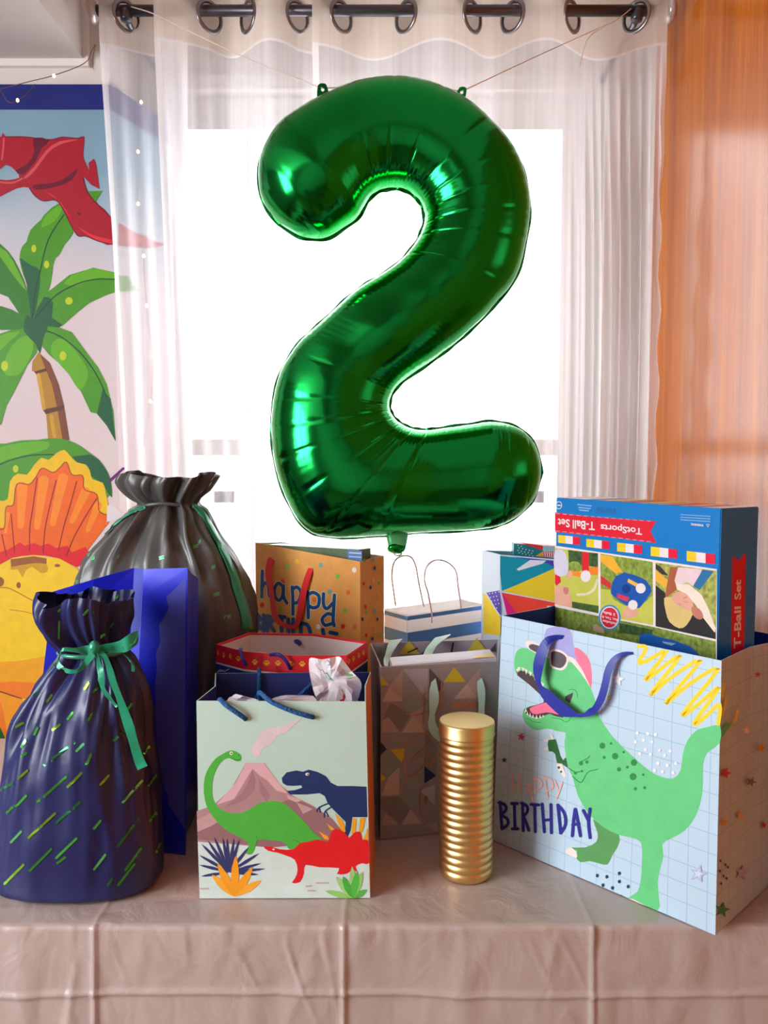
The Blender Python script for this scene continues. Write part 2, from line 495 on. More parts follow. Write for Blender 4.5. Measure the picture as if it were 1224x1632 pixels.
def cloth_material():
    m = bpy.data.materials.new('taupe_plastic_cloth'); m.use_nodes = True
    nt = m.node_tree; b = nt.nodes['Principled BSDF']
    b.inputs['Base Color'].default_value = (lin(188), lin(172), lin(166), 1)
    b.inputs['Roughness'].default_value = 0.30; b.inputs['Specular IOR Level'].default_value = 0.5
    tc = nt.nodes.new('ShaderNodeTexCoord')
    n1 = nt.nodes.new('ShaderNodeTexNoise'); n1.inputs['Scale'].default_value = 16; n1.inputs['Detail'].default_value = 5; n1.inputs['Distortion'].default_value = 1.2
    n2 = nt.nodes.new('ShaderNodeTexVoronoi'); n2.feature = 'SMOOTH_F1'; n2.inputs['Scale'].default_value = 22
    nt.links.new(tc.outputs['Object'], n1.inputs['Vector']); nt.links.new(tc.outputs['Object'], n2.inputs['Vector'])
    ad = nt.nodes.new('ShaderNodeMath'); ad.operation = 'MULTIPLY_ADD'; ad.inputs[1].default_value = 0.35
    nt.links.new(n2.outputs['Distance'], ad.inputs[0]); nt.links.new(n1.outputs['Fac'], ad.inputs[2])
    bp = nt.nodes.new('ShaderNodeBump'); bp.inputs['Strength'].default_value = 0.35; bp.inputs['Distance'].default_value = 0.008
    nt.links.new(ad.outputs[0], bp.inputs['Height']); nt.links.new(bp.outputs['Normal'], b.inputs['Normal'])
    return m
def build_cloth():
    edge = 1.053; R = 0.008
    prof = []                                        # (y, z, ny, nz) from the back to the hem
    for i in range(70): prof.append((TY1 - (TY1 - edge - R) * i / 69, TBL, 0, 1))
    for i in range(1, 7):
        a = math.pi / 2 * i / 6; prof.append((edge + R - R * math.sin(a), TBL - R + R * math.cos(a), -math.sin(a), math.cos(a)))
    for i in range(1, 140): prof.append((edge - 0.03 * (i / 139) ** 1.5, TBL - R - 0.42 * i / 139, -1, 0))
    nx = 560; X0, X1 = TX0 - .004, TX1 + .003
    cx = [at_z(150, 1475).x, at_z(548, 1475).x, at_z(945, 1475).x, at_z(-260, 1475).x]
    V = []
    for j, (y, z, ny, nz) in enumerate(prof):
        for i in range(nx + 1):
            x = X0 + (X1 - X0) * i / nx
            vert = ny < -0.5
            d = 0.0
            for c in cx:                              # packing folds pressed in the sheet
                q = abs(x - c); d += (0.0038 if vert else 0.0012) * math.exp(-(q / 0.0034) ** 2)
            if vert:
                dz = TBL - z
                for h in (0.093, 0.30): d += 0.0036 * math.exp(-((dz - h - .002 * math.sin(x * 7)) / 0.0036) ** 2)
                d += 0.0045 * noise.noise(Vector((x * 9, dz * 4, 2.1))) * min(1, dz / .05)
                q = noise.noise(Vector((x * 24, dz * 9, 7.7)))
                d += 0.0042 * max(0, q) * min(1, dz / .03)
                q2 = abs(noise.noise(Vector((x * 13 + 3 * dz, dz * 2.2, 11.3)))); am = max(0, noise.noise(Vector((x * 6, dz * 9, 41.0)))); d += 0.0045 * am * max(0, 1 - q2 * 6) * min(1, dz / .02)
                q3 = abs(noise.noise(Vector((x * 22 - 9 * dz, dz * 6, 23.9)))); d += 0.0030 * am * max(0, 1 - q3 * 6) * min(1, dz / .02)
                d += 0.0035 * math.exp(-dz / .04) * max(0.0, noise.noise(Vector((x * 45, 3.3, dz * 12))))
            else:
                g = abs(noise.noise(Vector((x * 8 + y * 5, y * 9, 5.5))))
                d += 0.0012 * max(0, 1 - g * 9) * nz - 0.0004
            V.append((x, y + ny * d, z + nz * d))
    Fc = []
    for j in range(len(prof) - 1):
        for i in range(nx):
            a = j * (nx + 1) + i; Fc.append((a, a + nx + 1, a + nx + 2, a + 1))
    o = obj('tablecloth', V, Fc, cloth_material(), smooth=True)
    return tag(o, 'crinkled taupe plastic tablecloth with pressed fold lines over the table', 'tablecloth')
build_cloth()

# ================================================================== curtain
def sheer_material(name, opacity, rgb, thread):
    m = bpy.data.materials.new(name); m.use_nodes = True
    nt = m.node_tree; nt.nodes.remove(nt.nodes['Principled BSDF'])
    c = (lin(rgb[0]), lin(rgb[1]), lin(rgb[2]), 1)
    tr_ = nt.nodes.new('ShaderNodeBsdfTransparent')
    di = nt.nodes.new('ShaderNodeBsdfDiffuse'); di.inputs['Color'].default_value = c
    tl = nt.nodes.new('ShaderNodeBsdfTranslucent'); tl.inputs['Color'].default_value = c
    m1 = nt.nodes.new('ShaderNodeMixShader'); m1.inputs[0].default_value = 0.68
    nt.links.new(di.outputs[0], m1.inputs[1]); nt.links.new(tl.outputs[0], m1.inputs[2])
    m2 = nt.nodes.new('ShaderNodeMixShader')
    nt.links.new(tr_.outputs[0], m2.inputs[1]); nt.links.new(m1.outputs[0], m2.inputs[2])
    tc = nt.nodes.new('ShaderNodeTexCoord'); mp = nt.nodes.new('ShaderNodeMapping'); mp.inputs['Scale'].default_value = (90, 20, 1.2)
    nz = nt.nodes.new('ShaderNodeTexNoise'); nz.inputs['Scale'].default_value = 1.0; nz.inputs['Detail'].default_value = 3
    mr = nt.nodes.new('ShaderNodeMapRange'); mr.inputs['From Min'].default_value = 0.3; mr.inputs['From Max'].default_value = 0.7
    mr.inputs['To Min'].default_value = opacity - thread; mr.inputs['To Max'].default_value = opacity + thread
    nt.links.new(tc.outputs['Object'], mp.inputs['Vector']); nt.links.new(mp.outputs['Vector'], nz.inputs['Vector'])
    nt.links.new(nz.outputs['Fac'], mr.inputs['Value']); nt.links.new(mr.outputs[0], m2.inputs[0])
    nt.links.new(m2.outputs[0], nt.nodes['Material Output'].inputs['Surface'])
    return m
M_SHEER = sheer_material('sheer_voile', 0.40, (250, 246, 250), 0.05)
M_HEADER = sheer_material('curtain_header_cloth', 0.74, (226, 212, 200), 0.05)
M_HEM = sheer_material('stitched_hem', 0.72, (240, 232, 232), 0.05)
M_STEEL = mat('brushed_nickel', (150, 145, 148), 0.28, 1.0)
M_RODM = mat('gunmetal_rod', (96, 92, 100), 0.32, 0.9)
ROD_Y = 1.82
rod_c = at_y(612, 17, ROD_Y); ROD_Z = rod_c.z
def X_at(px, py=23): return at_y(px, py, ROD_Y).x
HEM_Z = ROD_Z - 0.078
def build_curtain(label, px0, px1, rings, first_front, dense, lean, seed):
    x0, x1 = X_at(px0), X_at(px1); RX = [X_at(r) for r in rings]
    root = thing('sheer_curtain', ((x0 + x1) / 2, ROD_Y, 0.02), label, 'curtain', 'sheer curtain panels on the rod')
    knots = [x0 - (0.0)] + RX + [x1]
    def wave(x):
        sgn = -1 if first_front else 1
        for i in range(len(knots) - 1):
            if x <= knots[i + 1] or i == len(knots) - 2:
                g = knots[i + 1] - knots[i]; t = (x - knots[i]) / g
                A = min(0.045, 0.42 * g)
                if i == 0: return sgn * A * math.cos(math.pi / 2 * t)
                if i == len(knots) - 2: return sgn * A * math.sin(math.pi / 2 * min(t, 1))
                return sgn * A * math.sin(math.pi * t)
            sgn = -sgn
    nx = max(40, int((x1 - x0) / 0.0026))
    zs = [ROD_Z + 0.045 - 0.0035 * i for i in range(int((ROD_Z + .045 - HEM_Z) / 0.0035) + 1)]
    nh = len(zs)
    zs += [HEM_Z - 0.005]
    zl = HEM_Z - 0.005
    for i in range(1, 61): zs.append(zl - (zl - 0.03) * i / 60)
    def pos(x, z):
        t = max(0.0, (HEM_Z - z) / 1.0)
        w = wave(x); k = min(1, t * 2.5)
        y = ROD_Y + w * (1 - 0.45 * k)
        fr = (x - x0) / (x1 - x0)
        xs = x + lean * t * (1 - fr) * 1.0
        y += k * 0.006 * math.sin(x * 150 + seed + 1.3 * math.sin(z * 2 + x * 9))
        if dense:
            dn = max(0.0, min(1.0, (x - X_at(905)) / 0.10)) * k
            y += dn * 0.016 * math.sin(x * 330 + 2.2 * math.sin(z * 3.1)) ; xs += dn * 0.004 * math.sin(x * 330 + 1.0 + 2.2 * math.sin(z * 3.1))
            if fr > .985: xs += 0.004 * math.sin(z * 38) * k
        return (xs, y, z)
    cols = [x0 + (x1 - x0) * i / nx for i in range(nx + 1)]
    V = [pos(x, z) for z in zs for x in cols]
    parts = {'header': [], 'sheer': [], 'hem': []}
    for j in range(len(zs) - 1):
        for i in range(nx):
            f = (j * (nx + 1) + i, (j + 1) * (nx + 1) + i, (j + 1) * (nx + 1) + i + 1, j * (nx + 1) + i + 1)
            xm = (cols[i] + cols[i + 1]) / 2; zm = (zs[j] + zs[j + 1]) / 2
            side = xm - x0 < 0.012 or x1 - xm < 0.012
            if j < nh - 1:
                c = Vector(V[f[0]]).lerp(Vector(V[f[2]]), .5)
                if any((c - Vector((r, ROD_Y, ROD_Z - .012))).length < 0.0275 for r in RX): continue
                parts['header'].append(f)
            elif j == nh - 1 or side: parts['hem'].append(f)
            else: parts['sheer'].append(f)
    for nm, m in (('header', M_HEADER), ('sheer', M_SHEER), ('hem', M_HEM)):
        used = sorted({i for f in parts[nm] for i in f}); mp = {u: k for k, u in enumerate(used)}
        obj(nm, [V[u] for u in used], [tuple(mp[i] for i in f) for f in parts[nm]], m, root, smooth=True)
    for r in RX:                                     # metal eyelets follow the slope of the cloth
        dy = (wave(r + .004) - wave(r - .004)) / .008
        dy = math.copysign(max(abs(dy), 1.15), dy)   # a ring hangs clear of the rod that runs through it
        tdir = Vector((1, dy, 0)).normalized(); c = Vector((r, ROD_Y, ROD_Z - .012)); nrm = Vector((-tdir.y, tdir.x, 0))
        V2, F2 = [], []
        for a in range(40):
            th = 2 * math.pi * a / 40; rad = tdir * math.cos(th) + Vector((0, 0, 1)) * math.sin(th)
            for b_ in range(8):
                ph = 2 * math.pi * b_ / 8
                V2.append(c + rad * (0.0305 + 0.0050 * math.cos(ph)) + nrm * 0.0032 * math.sin(ph))
        for a in range(40):
            for b_ in range(8):
                F2.append((a * 8 + b_, a * 8 + (b_ + 1) % 8, ((a + 1) % 40) * 8 + (b_ + 1) % 8, ((a + 1) % 40) * 8 + b_))
        obj('eyelet', V2, F2, M_STEEL, root, smooth=True)
    return root
build_curtain('narrow sheer white curtain panel over the edge of the dinosaur backdrop', 163, 290, [202], True, False, 0.035, 0.4)
build_curtain('sheer white curtain panel with three eyelets next to the narrow panel', 254, 507, [334, 395, 474], True, False, 0.02, 1.9)
build_curtain('wide sheer white curtain panel with tight folds beside the wood wall', 499, 1058, [544, 647, 753, 817, 912, 1014], True, True, 0.01, 3.1)
rod = thing('curtain_rod', (0, ROD_Y, ROD_Z), 'grey metal curtain rod threaded through the eyelets of the sheer curtains', 'curtain rod')
xl, xr = X_at(152), X_at(1062)
tube('rod', [(xl, ROD_Y, ROD_Z), (xr, ROD_Y, ROD_Z)], 0.0115, M_RODM, rod, 16)
for sx, xx in ((-1, xl), (1, xr)):
    V, Fc = tube_data([(xx + sx * q, ROD_Y, ROD_Z) for q in (-.004, 0, .006, .012, .018, .022)], [.013, .022, .026, .024, .016, .004], 16)
    obj('finial', V, Fc, mat('clear_finial', (196, 186, 184), 0.15, 0.3), rod, smooth=True)
for px, sx in ((201, -1), (1015, 1)):
    bx = X_at(px)
    tube('bracket', [(bx, ROD_Y, ROD_Z - .006), (bx + sx * .004, ROD_Y + .03, ROD_Z - .012), (bx + sx * .004, ROD_Y + .06, ROD_Z - .012), (bx + sx * .004, WIN_Y, ROD_Z - .012)], .007, M_RODM, rod, 10)
    lathe('bracket_cup', [(.011, ROD_Z - .022), (.0128, ROD_Z - .016), (.0128, ROD_Z + .000), (.0122, ROD_Z + .004)], (bx, ROD_Y), M_RODM, rod, 16)

# ================================================================== dinosaur backdrop
def sky_print():
    m = bpy.data.materials.new('backdrop_sky_print'); m.use_nodes = True
    nt = m.node_tree; b = nt.nodes['Principled BSDF']; b.inputs['Roughness'].default_value = 0.7
    tc = nt.nodes.new('ShaderNodeTexCoord'); sp = nt.nodes.new('ShaderNodeSeparateXYZ')
    nt.links.new(tc.outputs['Object'], sp.inputs[0])
    nz = nt.nodes.new('ShaderNodeTexNoise'); nz.inputs['Scale'].default_value = 3.5; nz.inputs['Detail'].default_value = 1
    nt.links.new(tc.outputs['Object'], nz.inputs['Vector'])
    ad = nt.nodes.new('ShaderNodeMath'); ad.operation = 'MULTIPLY_ADD'; ad.inputs[1].default_value = 0.22
    nt.links.new(nz.outputs['Fac'], ad.inputs[0]); nt.links.new(sp.outputs['Z'], ad.inputs[2])
    mr = nt.nodes.new('ShaderNodeMapRange'); mr.inputs['From Min'].default_value = 0.95; mr.inputs['From Max'].default_value = 2.0
    nt.links.new(ad.outputs[0], mr.inputs['Value'])
    r = nt.nodes.new('ShaderNodeValToRGB'); e = r.color_ramp.elements
    e[0].position = 0.0; e[0].color = (lin(226), lin(206), lin(206), 1)
    e[1].position = 1.0; e[1].color = (lin(116), lin(156), lin(178), 1)
    k = e.new(0.58); k.color = (lin(220), lin(208), lin(214), 1)
    k = e.new(0.72); k.color = (lin(190), lin(198), lin(210), 1)
    k = e.new(0.84); k.color = (lin(128), lin(166), lin(188), 1)
    nt.links.new(mr.outputs[0], r.inputs['Fac']); nt.links.new(r.outputs['Color'], b.inputs['Base Color'])
    return m
BY = LEFT_Y - .008
bd = thing('dinosaur_backdrop', (-0.9, BY, 0.3), 'printed cloth backdrop with red pterosaur, palm tree and frilled yellow dinosaur', 'backdrop')
c0 = Vector((at_y(181, 400, BY).x, BY, 0)); e0 = at_y(266, 190, 2.10)
zt = at_y(80, 136, BY).z; zb2 = at_y(80, 175, BY).z
def sheet(name, z0, z1, m, dy=0.0):
    ex, ey = e0.x - c0.x, 2.10 - BY; el = math.hypot(ex, ey)
    pts = [(-1.5, BY - dy), (c0.x + dy * .6, BY - dy), (e0.x + dy * ey / el, 2.10 - dy * ex / el)]
    V = []; Fc = []
    for x, y in pts: V += [(x, y, z0), (x, y, z1)]
    for i in range(2): Fc.append((2 * i, 2 * i + 2, 2 * i + 3, 2 * i + 1))
    o = obj(name, V, Fc, m, bd); return solidify(o, 0.002)
sheet('sky_cloth', 0.32, zt, sky_print())
sheet('top_band', zb2, zt + .001, mat('navy_band', (4, 24, 118), 0.6), 0.002)
MP = Plane((0, BY - .0013, 0), (0, -1, 0))
MP2 = Plane((c0.x, BY - .001, 0), (e0.y - c0.y, -(e0.x - c0.x), 0))
if MP2.n.y > 0: MP2.n = -MP2.n
MP2.o = Vector((c0.x, BY, 0)) + MP2.n * .0016
A = lambda p: Z(0, 190, 4.533, p)
B_ = lambda p: Z(0, 400, 4.708, p)
C_ = lambda p: Z(0, 690, 5.564, p)
D_ = lambda p: Z(0, 940, 5.564, p)
G1, G2, G3, GD, GY = (72, 150, 22), (98, 176, 22), (48, 124, 30), (26, 92, 56), (188, 208, 24)
decal('palm_print', bd, MP, [
    poly((176, 128, 36), B_([(290,760),(375,840),(440,1000),(480,1160),(522,1420),(360,1410),(345,1200),(320,1190),(270,910),(240,900),(242,830)]), 0),
    poly((122, 68, 40), B_([(300,775),(375,840),(440,1000),(480,1160),(522,1420),(470,1420),(430,1180),(390,1000),(340,880)]), 0),
    flat((92, 46, 30), B_([(320,1190),(480,1160),(470,1190),(345,1225)])), flat((92, 46, 30), B_([(255,905),(345,880),(350,900),(272,925)])),
    line((205, 155, 40), B_([(290,930),(330,1180)]), 6, 0), line((205, 155, 40), B_([(385,1240),(410,1400)]), 6, 0),
    poly(G1, A([(430,605),(320,690),(300,722),(220,800),(192,885),(160,920),(140,1010),(170,1133)]) + B_([(200,250),(240,545),(300,480),(380,250),(398,110)]) + A([(405,1000),(430,980),(470,900),(530,820),(485,700)]), 2),
    poly(G2, A([(425,625),(330,700),(300,780),(390,740),(450,650)]), 3), poly(GD, B_([(150,60),(200,250),(238,540),(290,330),(300,150),(240,110),(190,80)]), 2),
    line((20, 70, 40), A([(462,690),(350,870),(290,1100)]) + B_([(262,330),(240,540)]), 2.0),
    poly(G3, B_([(-60,-60),(60,0),(150,150),(210,320),(230,545),(150,480),(60,345),(-60,270)]), 2), poly(G2, B_([(-60,-50),(50,5),(140,160),(200,300),(120,210),(20,70)]), 2),
    poly(G1, B_([(235,545),(320,340),(455,232),(520,180),(620,150),(700,125),(860,160),(862,310),(800,330),(670,390),(570,470),(470,560),(380,600),(300,585)]), 1),
    poly(G2, B_([(480,245),(540,185),(620,155),(700,130),(855,165),(855,205),(700,215),(570,260)]), 2), poly(GD, B_([(240,545),(330,345),(400,390),(390,500),(470,556),(380,598),(300,585)]), 2),
    line((20, 70, 40), B_([(250,520),(400,350),(560,255),(720,212),(860,214)]), 2.0),
    poly(G1, B_([(250,565),(330,560),(450,575),(540,610),(650,760),(740,880),(800,1000),(850,1200),(868,1430),(800,1310),(725,1220),(680,1210),(610,1060),(520,930),(440,840),(370,780),(320,720),(280,620)]), 1),
    poly(G2, B_([(400,680),(480,660),(590,780),(660,900),(640,1000),(590,1040),(520,930),(430,830),(380,760)]), 2), poly(GD, B_([(770,1040),(830,1110),(868,1425),(800,1305),(728,1220)]), 1),
    line((20, 70, 40), B_([(300,585),(450,640),(600,760),(720,920),(800,1090)]), 2.0),
    poly(G1, B_([(250,580),(120,580),(-60,640),(-60,1340),(10,1300),(50,1160),(100,1070),(210,850),(275,765),(290,680)]), 1),
    poly(G2, B_([(150,600),(-60,660),(-60,790),(60,690)]), 2), poly(G2, B_([(60,760),(140,660),(230,640),(250,740),(170,900),(90,940),(20,900)]), 2),
    poly(G3, B_([(-60,415),(90,440),(180,500),(235,560),(100,592),(-60,572)]), 2), poly(GD, B_([(200,480),(260,520),(360,560),(330,640),(300,770),(270,700),(180,600)]), 2),
    dot(GY, *B_([(350,103)])[0], 4, 6), dot(GY, *B_([(518,375)])[0], 6, 6), dot(GY, *B_([(473,787)])[0], 5.5, 7.5), dot(GY, *B_([(35,862)])[0], 5.5, 8), dot(GY, *A([(245,935)])[0], 4, 6), dot(GY, *A([(338,1050)])[0], 4, 6),
    flat(G1, A([(640,520),(740,518),(690,600)])),
])
R1, R2, R3 = (168, 8, 38), (206, 78, 88), (104, 0, 40)
decal('pterosaur_print', bd, MP, [
    poly(R1, A([(-60,130),(8,130),(20,92),(45,128),(180,128),(360,148),(450,130),(560,138),(610,125),(600,250),(612,330),(600,420),(630,520),(700,610),(805,710),(815,905),(720,885),(620,845),(560,840),(500,740),(450,640),(400,585),(310,590),(250,550),(212,495),(120,500),(0,560),(-60,580),(-60,445),(50,440),(140,422),(110,370),(40,330),(-60,390)]), 2),
    poly(R1, A([(598,270),(645,375),(640,315),(680,285),(695,330),(720,505),(660,475),(600,410)]), 1),
    poly(R3, A([(240,135),(360,152),(300,215),(260,300),(170,400),(110,370),(190,330),(250,240)]), 2), poly(R3, A([(240,475),(380,462),(480,420),(565,350),(520,440),(400,490),(260,510)]), 2),
    poly(R2, A([(170,425),(250,340),(330,230),(430,160),(575,146),(470,172),(385,210),(320,280),(250,375),(195,425)]), 2), line(R2, A([(0,455),(90,460),(160,430)]), 3), line(R2, A([(15,290),(25,200),(28,140)]), 3),
    poly((220, 44, 58), A([(340,530),(400,560),(470,660),(560,770),(680,840),(812,872),(812,900),(700,872),(600,812),(520,725),(450,612),(400,572)]), 2),
    line(R3, A([(212,495),(250,550),(310,590),(400,585),(450,640),(500,740),(560,840),(620,845),(720,885),(812,904)]), 1.6), line(R3, A([(600,420),(630,520),(700,610),(805,712)]), 1.4), line(R3, A([(45,128),(180,128),(360,148),(450,130),(560,138),(608,128)]), 1.4), dot(R3, *A([(572,684)])[0], 3, 2),
])
decal('wing_tip_print', bd, MP2, [poly(R1, A([(860,748),(960,810),(1100,870),(1190,908),(1100,935),(860,914)]), 1)])
decal('leaf_tip_print', bd, MP2, [poly(G1, B_([(880,180),(960,190),(1040,300),(960,300),(880,305)]), 0)])
OY, OO, OR = (238, 190, 18), (240, 104, 24), (226, 28, 42)
fan = [poly(OO, C_([(-60,860),(40,840),(60,655),(120,635),(150,455),(260,455),(320,390),(375,312),(470,350),(530,310),(590,258),(640,370),(735,380),(750,500),(860,545),(880,690),(960,725),(960,800),(760,1060),(780,1110),(680,1190),(520,1112),(300,1082),(100,1112),(0,1170),(-60,1195)]), 2)]
for x0_, y0_, x1_, y1_, w in ((185,820,200,480,95),(330,830,390,420,90),(470,800,560,400,90),(640,780,760,520,80),(780,860,870,640,70),(50,880,70,720,40)):
    fan.append(line((248, 138, 30), C_([(x0_, y0_), (x1_, y1_)]), [w / 5.564 * .6, w / 5.564], 0))
fan += [poly(OR, C_([(-60,1090),(80,1030),(180,970),(220,1000),(300,975),(360,1000),(430,980),(500,1020),(600,1000),(640,1060),(760,1010),(780,1110),(680,1190),(520,1112),(300,1082),(100,1112),(0,1170),(-60,1195)]), 2)]
for p in ([(130,1060),(115,880),(100,720)], [(265,1050),(265,850),(290,680),(330,400)], [(385,1060),(400,860),(440,660),(500,420)], [(520,1040),(570,820),(630,620),(680,430)], [(590,1090),(660,920),(760,740),(860,580)], [(60,1090),(30,960),(20,900)]):
    fan.append(line((150, 24, 24), C_(p), 1.8))
decal('frilled_dinosaur_print', bd, MP, [
    poly(G1, C_([(-60,150),(50,95),(200,65),(340,60),(480,45),(620,70),(720,120),(800,180),(880,240),(950,340),(985,440),(992,575),(940,500),(900,620),(0,660),(-60,660)]), 2),
    poly(G2, C_([(-60,170),(60,110),(300,75),(430,80),(420,140),(250,190),(60,240),(-60,280)]), 2), poly(GD, C_([(640,210),(800,190),(880,240),(950,340),(985,440),(990,570),(900,440),(800,380)]), 1),
    line((20, 70, 40), C_([(-20,290),(100,240),(260,200),(420,192),(520,195)]), 2.0), dot(GY, *C_([(140,318)])[0], 4.5, 6),
    poly(OY, C_([(-60,600),(0,600),(70,585),(90,430),(160,360),(240,370),(300,290),(370,220),(430,240),(500,180),(570,150),(620,200),(680,260),(760,280),(800,340),(820,410),(910,440),(935,510),(945,560),(960,640),(960,740),(880,700),(800,560),(600,600),(300,640),(60,860),(-60,870)]), 2)] + fan + [
    line((150, 60, 20), C_([(-20,850),(40,840),(55,660),(120,635),(150,455),(260,455),(320,390),(375,312),(470,350),(530,310),(590,258),(640,370),(735,380),(750,500),(860,545),(880,690),(945,725)]), 1.5),
    poly((246, 204, 40), [(-12,912),(0,900),(20,889),(55,884.5),(95,890),(124,906),(146,950),(164,1020),(174,1110),(172,1200),(150,1290),(110,1350),(-12,1360)], 1),
    poly((156, 92, 42), C_([(95,1120),(300,1092),(415,1112),(415,1160),(300,1155),(100,1190)]), 1), poly((206, 160, 30), C_([(100,1190),(300,1155),(415,1165),(420,1230),(360,1240),(290,1190),(230,1220),(200,1280),(160,1210),(110,1215)]), 2),
    dot((150, 92, 42), *C_([(510,1175)])[0], 4.5, 2.6), dot((150, 92, 42), *C_([(167,1350)])[0], 3.6, 5), dot((150, 92, 42), *C_([(0,1320)])[0], 7, 8),
    line((196, 110, 30), C_([(0,1372),(90,1380),(300,1490)]) + D_([(440,165)]), 1.6), line((206, 130, 30), D_([(90,175),(250,200),(360,245)]), 1.4),
    poly((242, 168, 34), D_([(-60,640),(150,632),(400,590),(400,960),(200,965),(0,905),(-60,890)]), 1),
    poly((244, 130, 40), D_([(-60,830),(100,810),(400,830),(400,960),(200,965),(0,905),(-60,890)]), 1), line((110, 50, 30), D_([(-40,890),(60,920),(190,965)]), 2.0),
    poly((248, 158, 40), D_([(-60,895),(0,910),(200,970),(300,1100),(200,1300),(-60,1300)]), 1), poly((244, 128, 38), D_([(-60,960),(10,1000),(40,1120),(60,1260),(0,1300),(-60,1300)]), 1),
    poly((40, 110, 44), D_([(-60,1180),(10,1230),(50,1320),(60,1460),(-60,1500)]), 1),
    line((104, 26, 110), C_([(972,425),(1095,315)]), 4.2, 0),
])

# ================================================================== foil balloon "2"
PAIRS = [((445,358),(446,359)),((425,333),(478,378)),((414,304),(502,382)),((414,263),(523,380)),((425,231),(551,363)),((445,202),(570,349)),((474,180),(580,333)),((510,159),(588,319)),
 ((555,139),(596,311)),((592,130),(606,305)),((629,127),(618,302)),((666,131),(630,301)),((706,143),(642,303)),((747,165),(653,308)),((784,198),(663,316)),((813,231),(670,325)),
 ((830,263),(674,335)),((840,296),(676,345)),((844,329),(675,358)),((842,360),(671,370)),((837,390),(665,383)),((827,430),(656,396)),((812,459),(645,409)),((792,482),(630,423)),
 ((772,505),(613,435)),((751,525),(597,445)),((735,540),(580,455)),((719,553),(563,467)),((703,565),(547,481)),((686,578),(530,497)),((665,592),(513,513)),((645,606),(495,529)),
 ((634,616),(480,543)),((626,627),(464,564)),((622,637),(448,592)),((621,646),(438,627)),((622,653),(433,668)),((625,660),(434,702)),((629,666),(438,736)),((634,671),(447,770)),
 ((640,675),(460,802)),((647,679),(476,830)),((655,682),(500,850)),((663,684),(532,856)),((672,685),(566,856)),((680,685),(600,854)),((692,684),(630,852)),((706,682),(662,849)),
 ((727,679),(702,847)),((750,676),(746,845)),((776,672),(774,842)),((795,673),(790,839)),((810,676),(804,834)),((825,682),(820,825)),((838,691),(834,814)),((850,706),(847,799)),((858,726),(855,783)),((863,753),(862,757))]
BAL_Y = 1.60
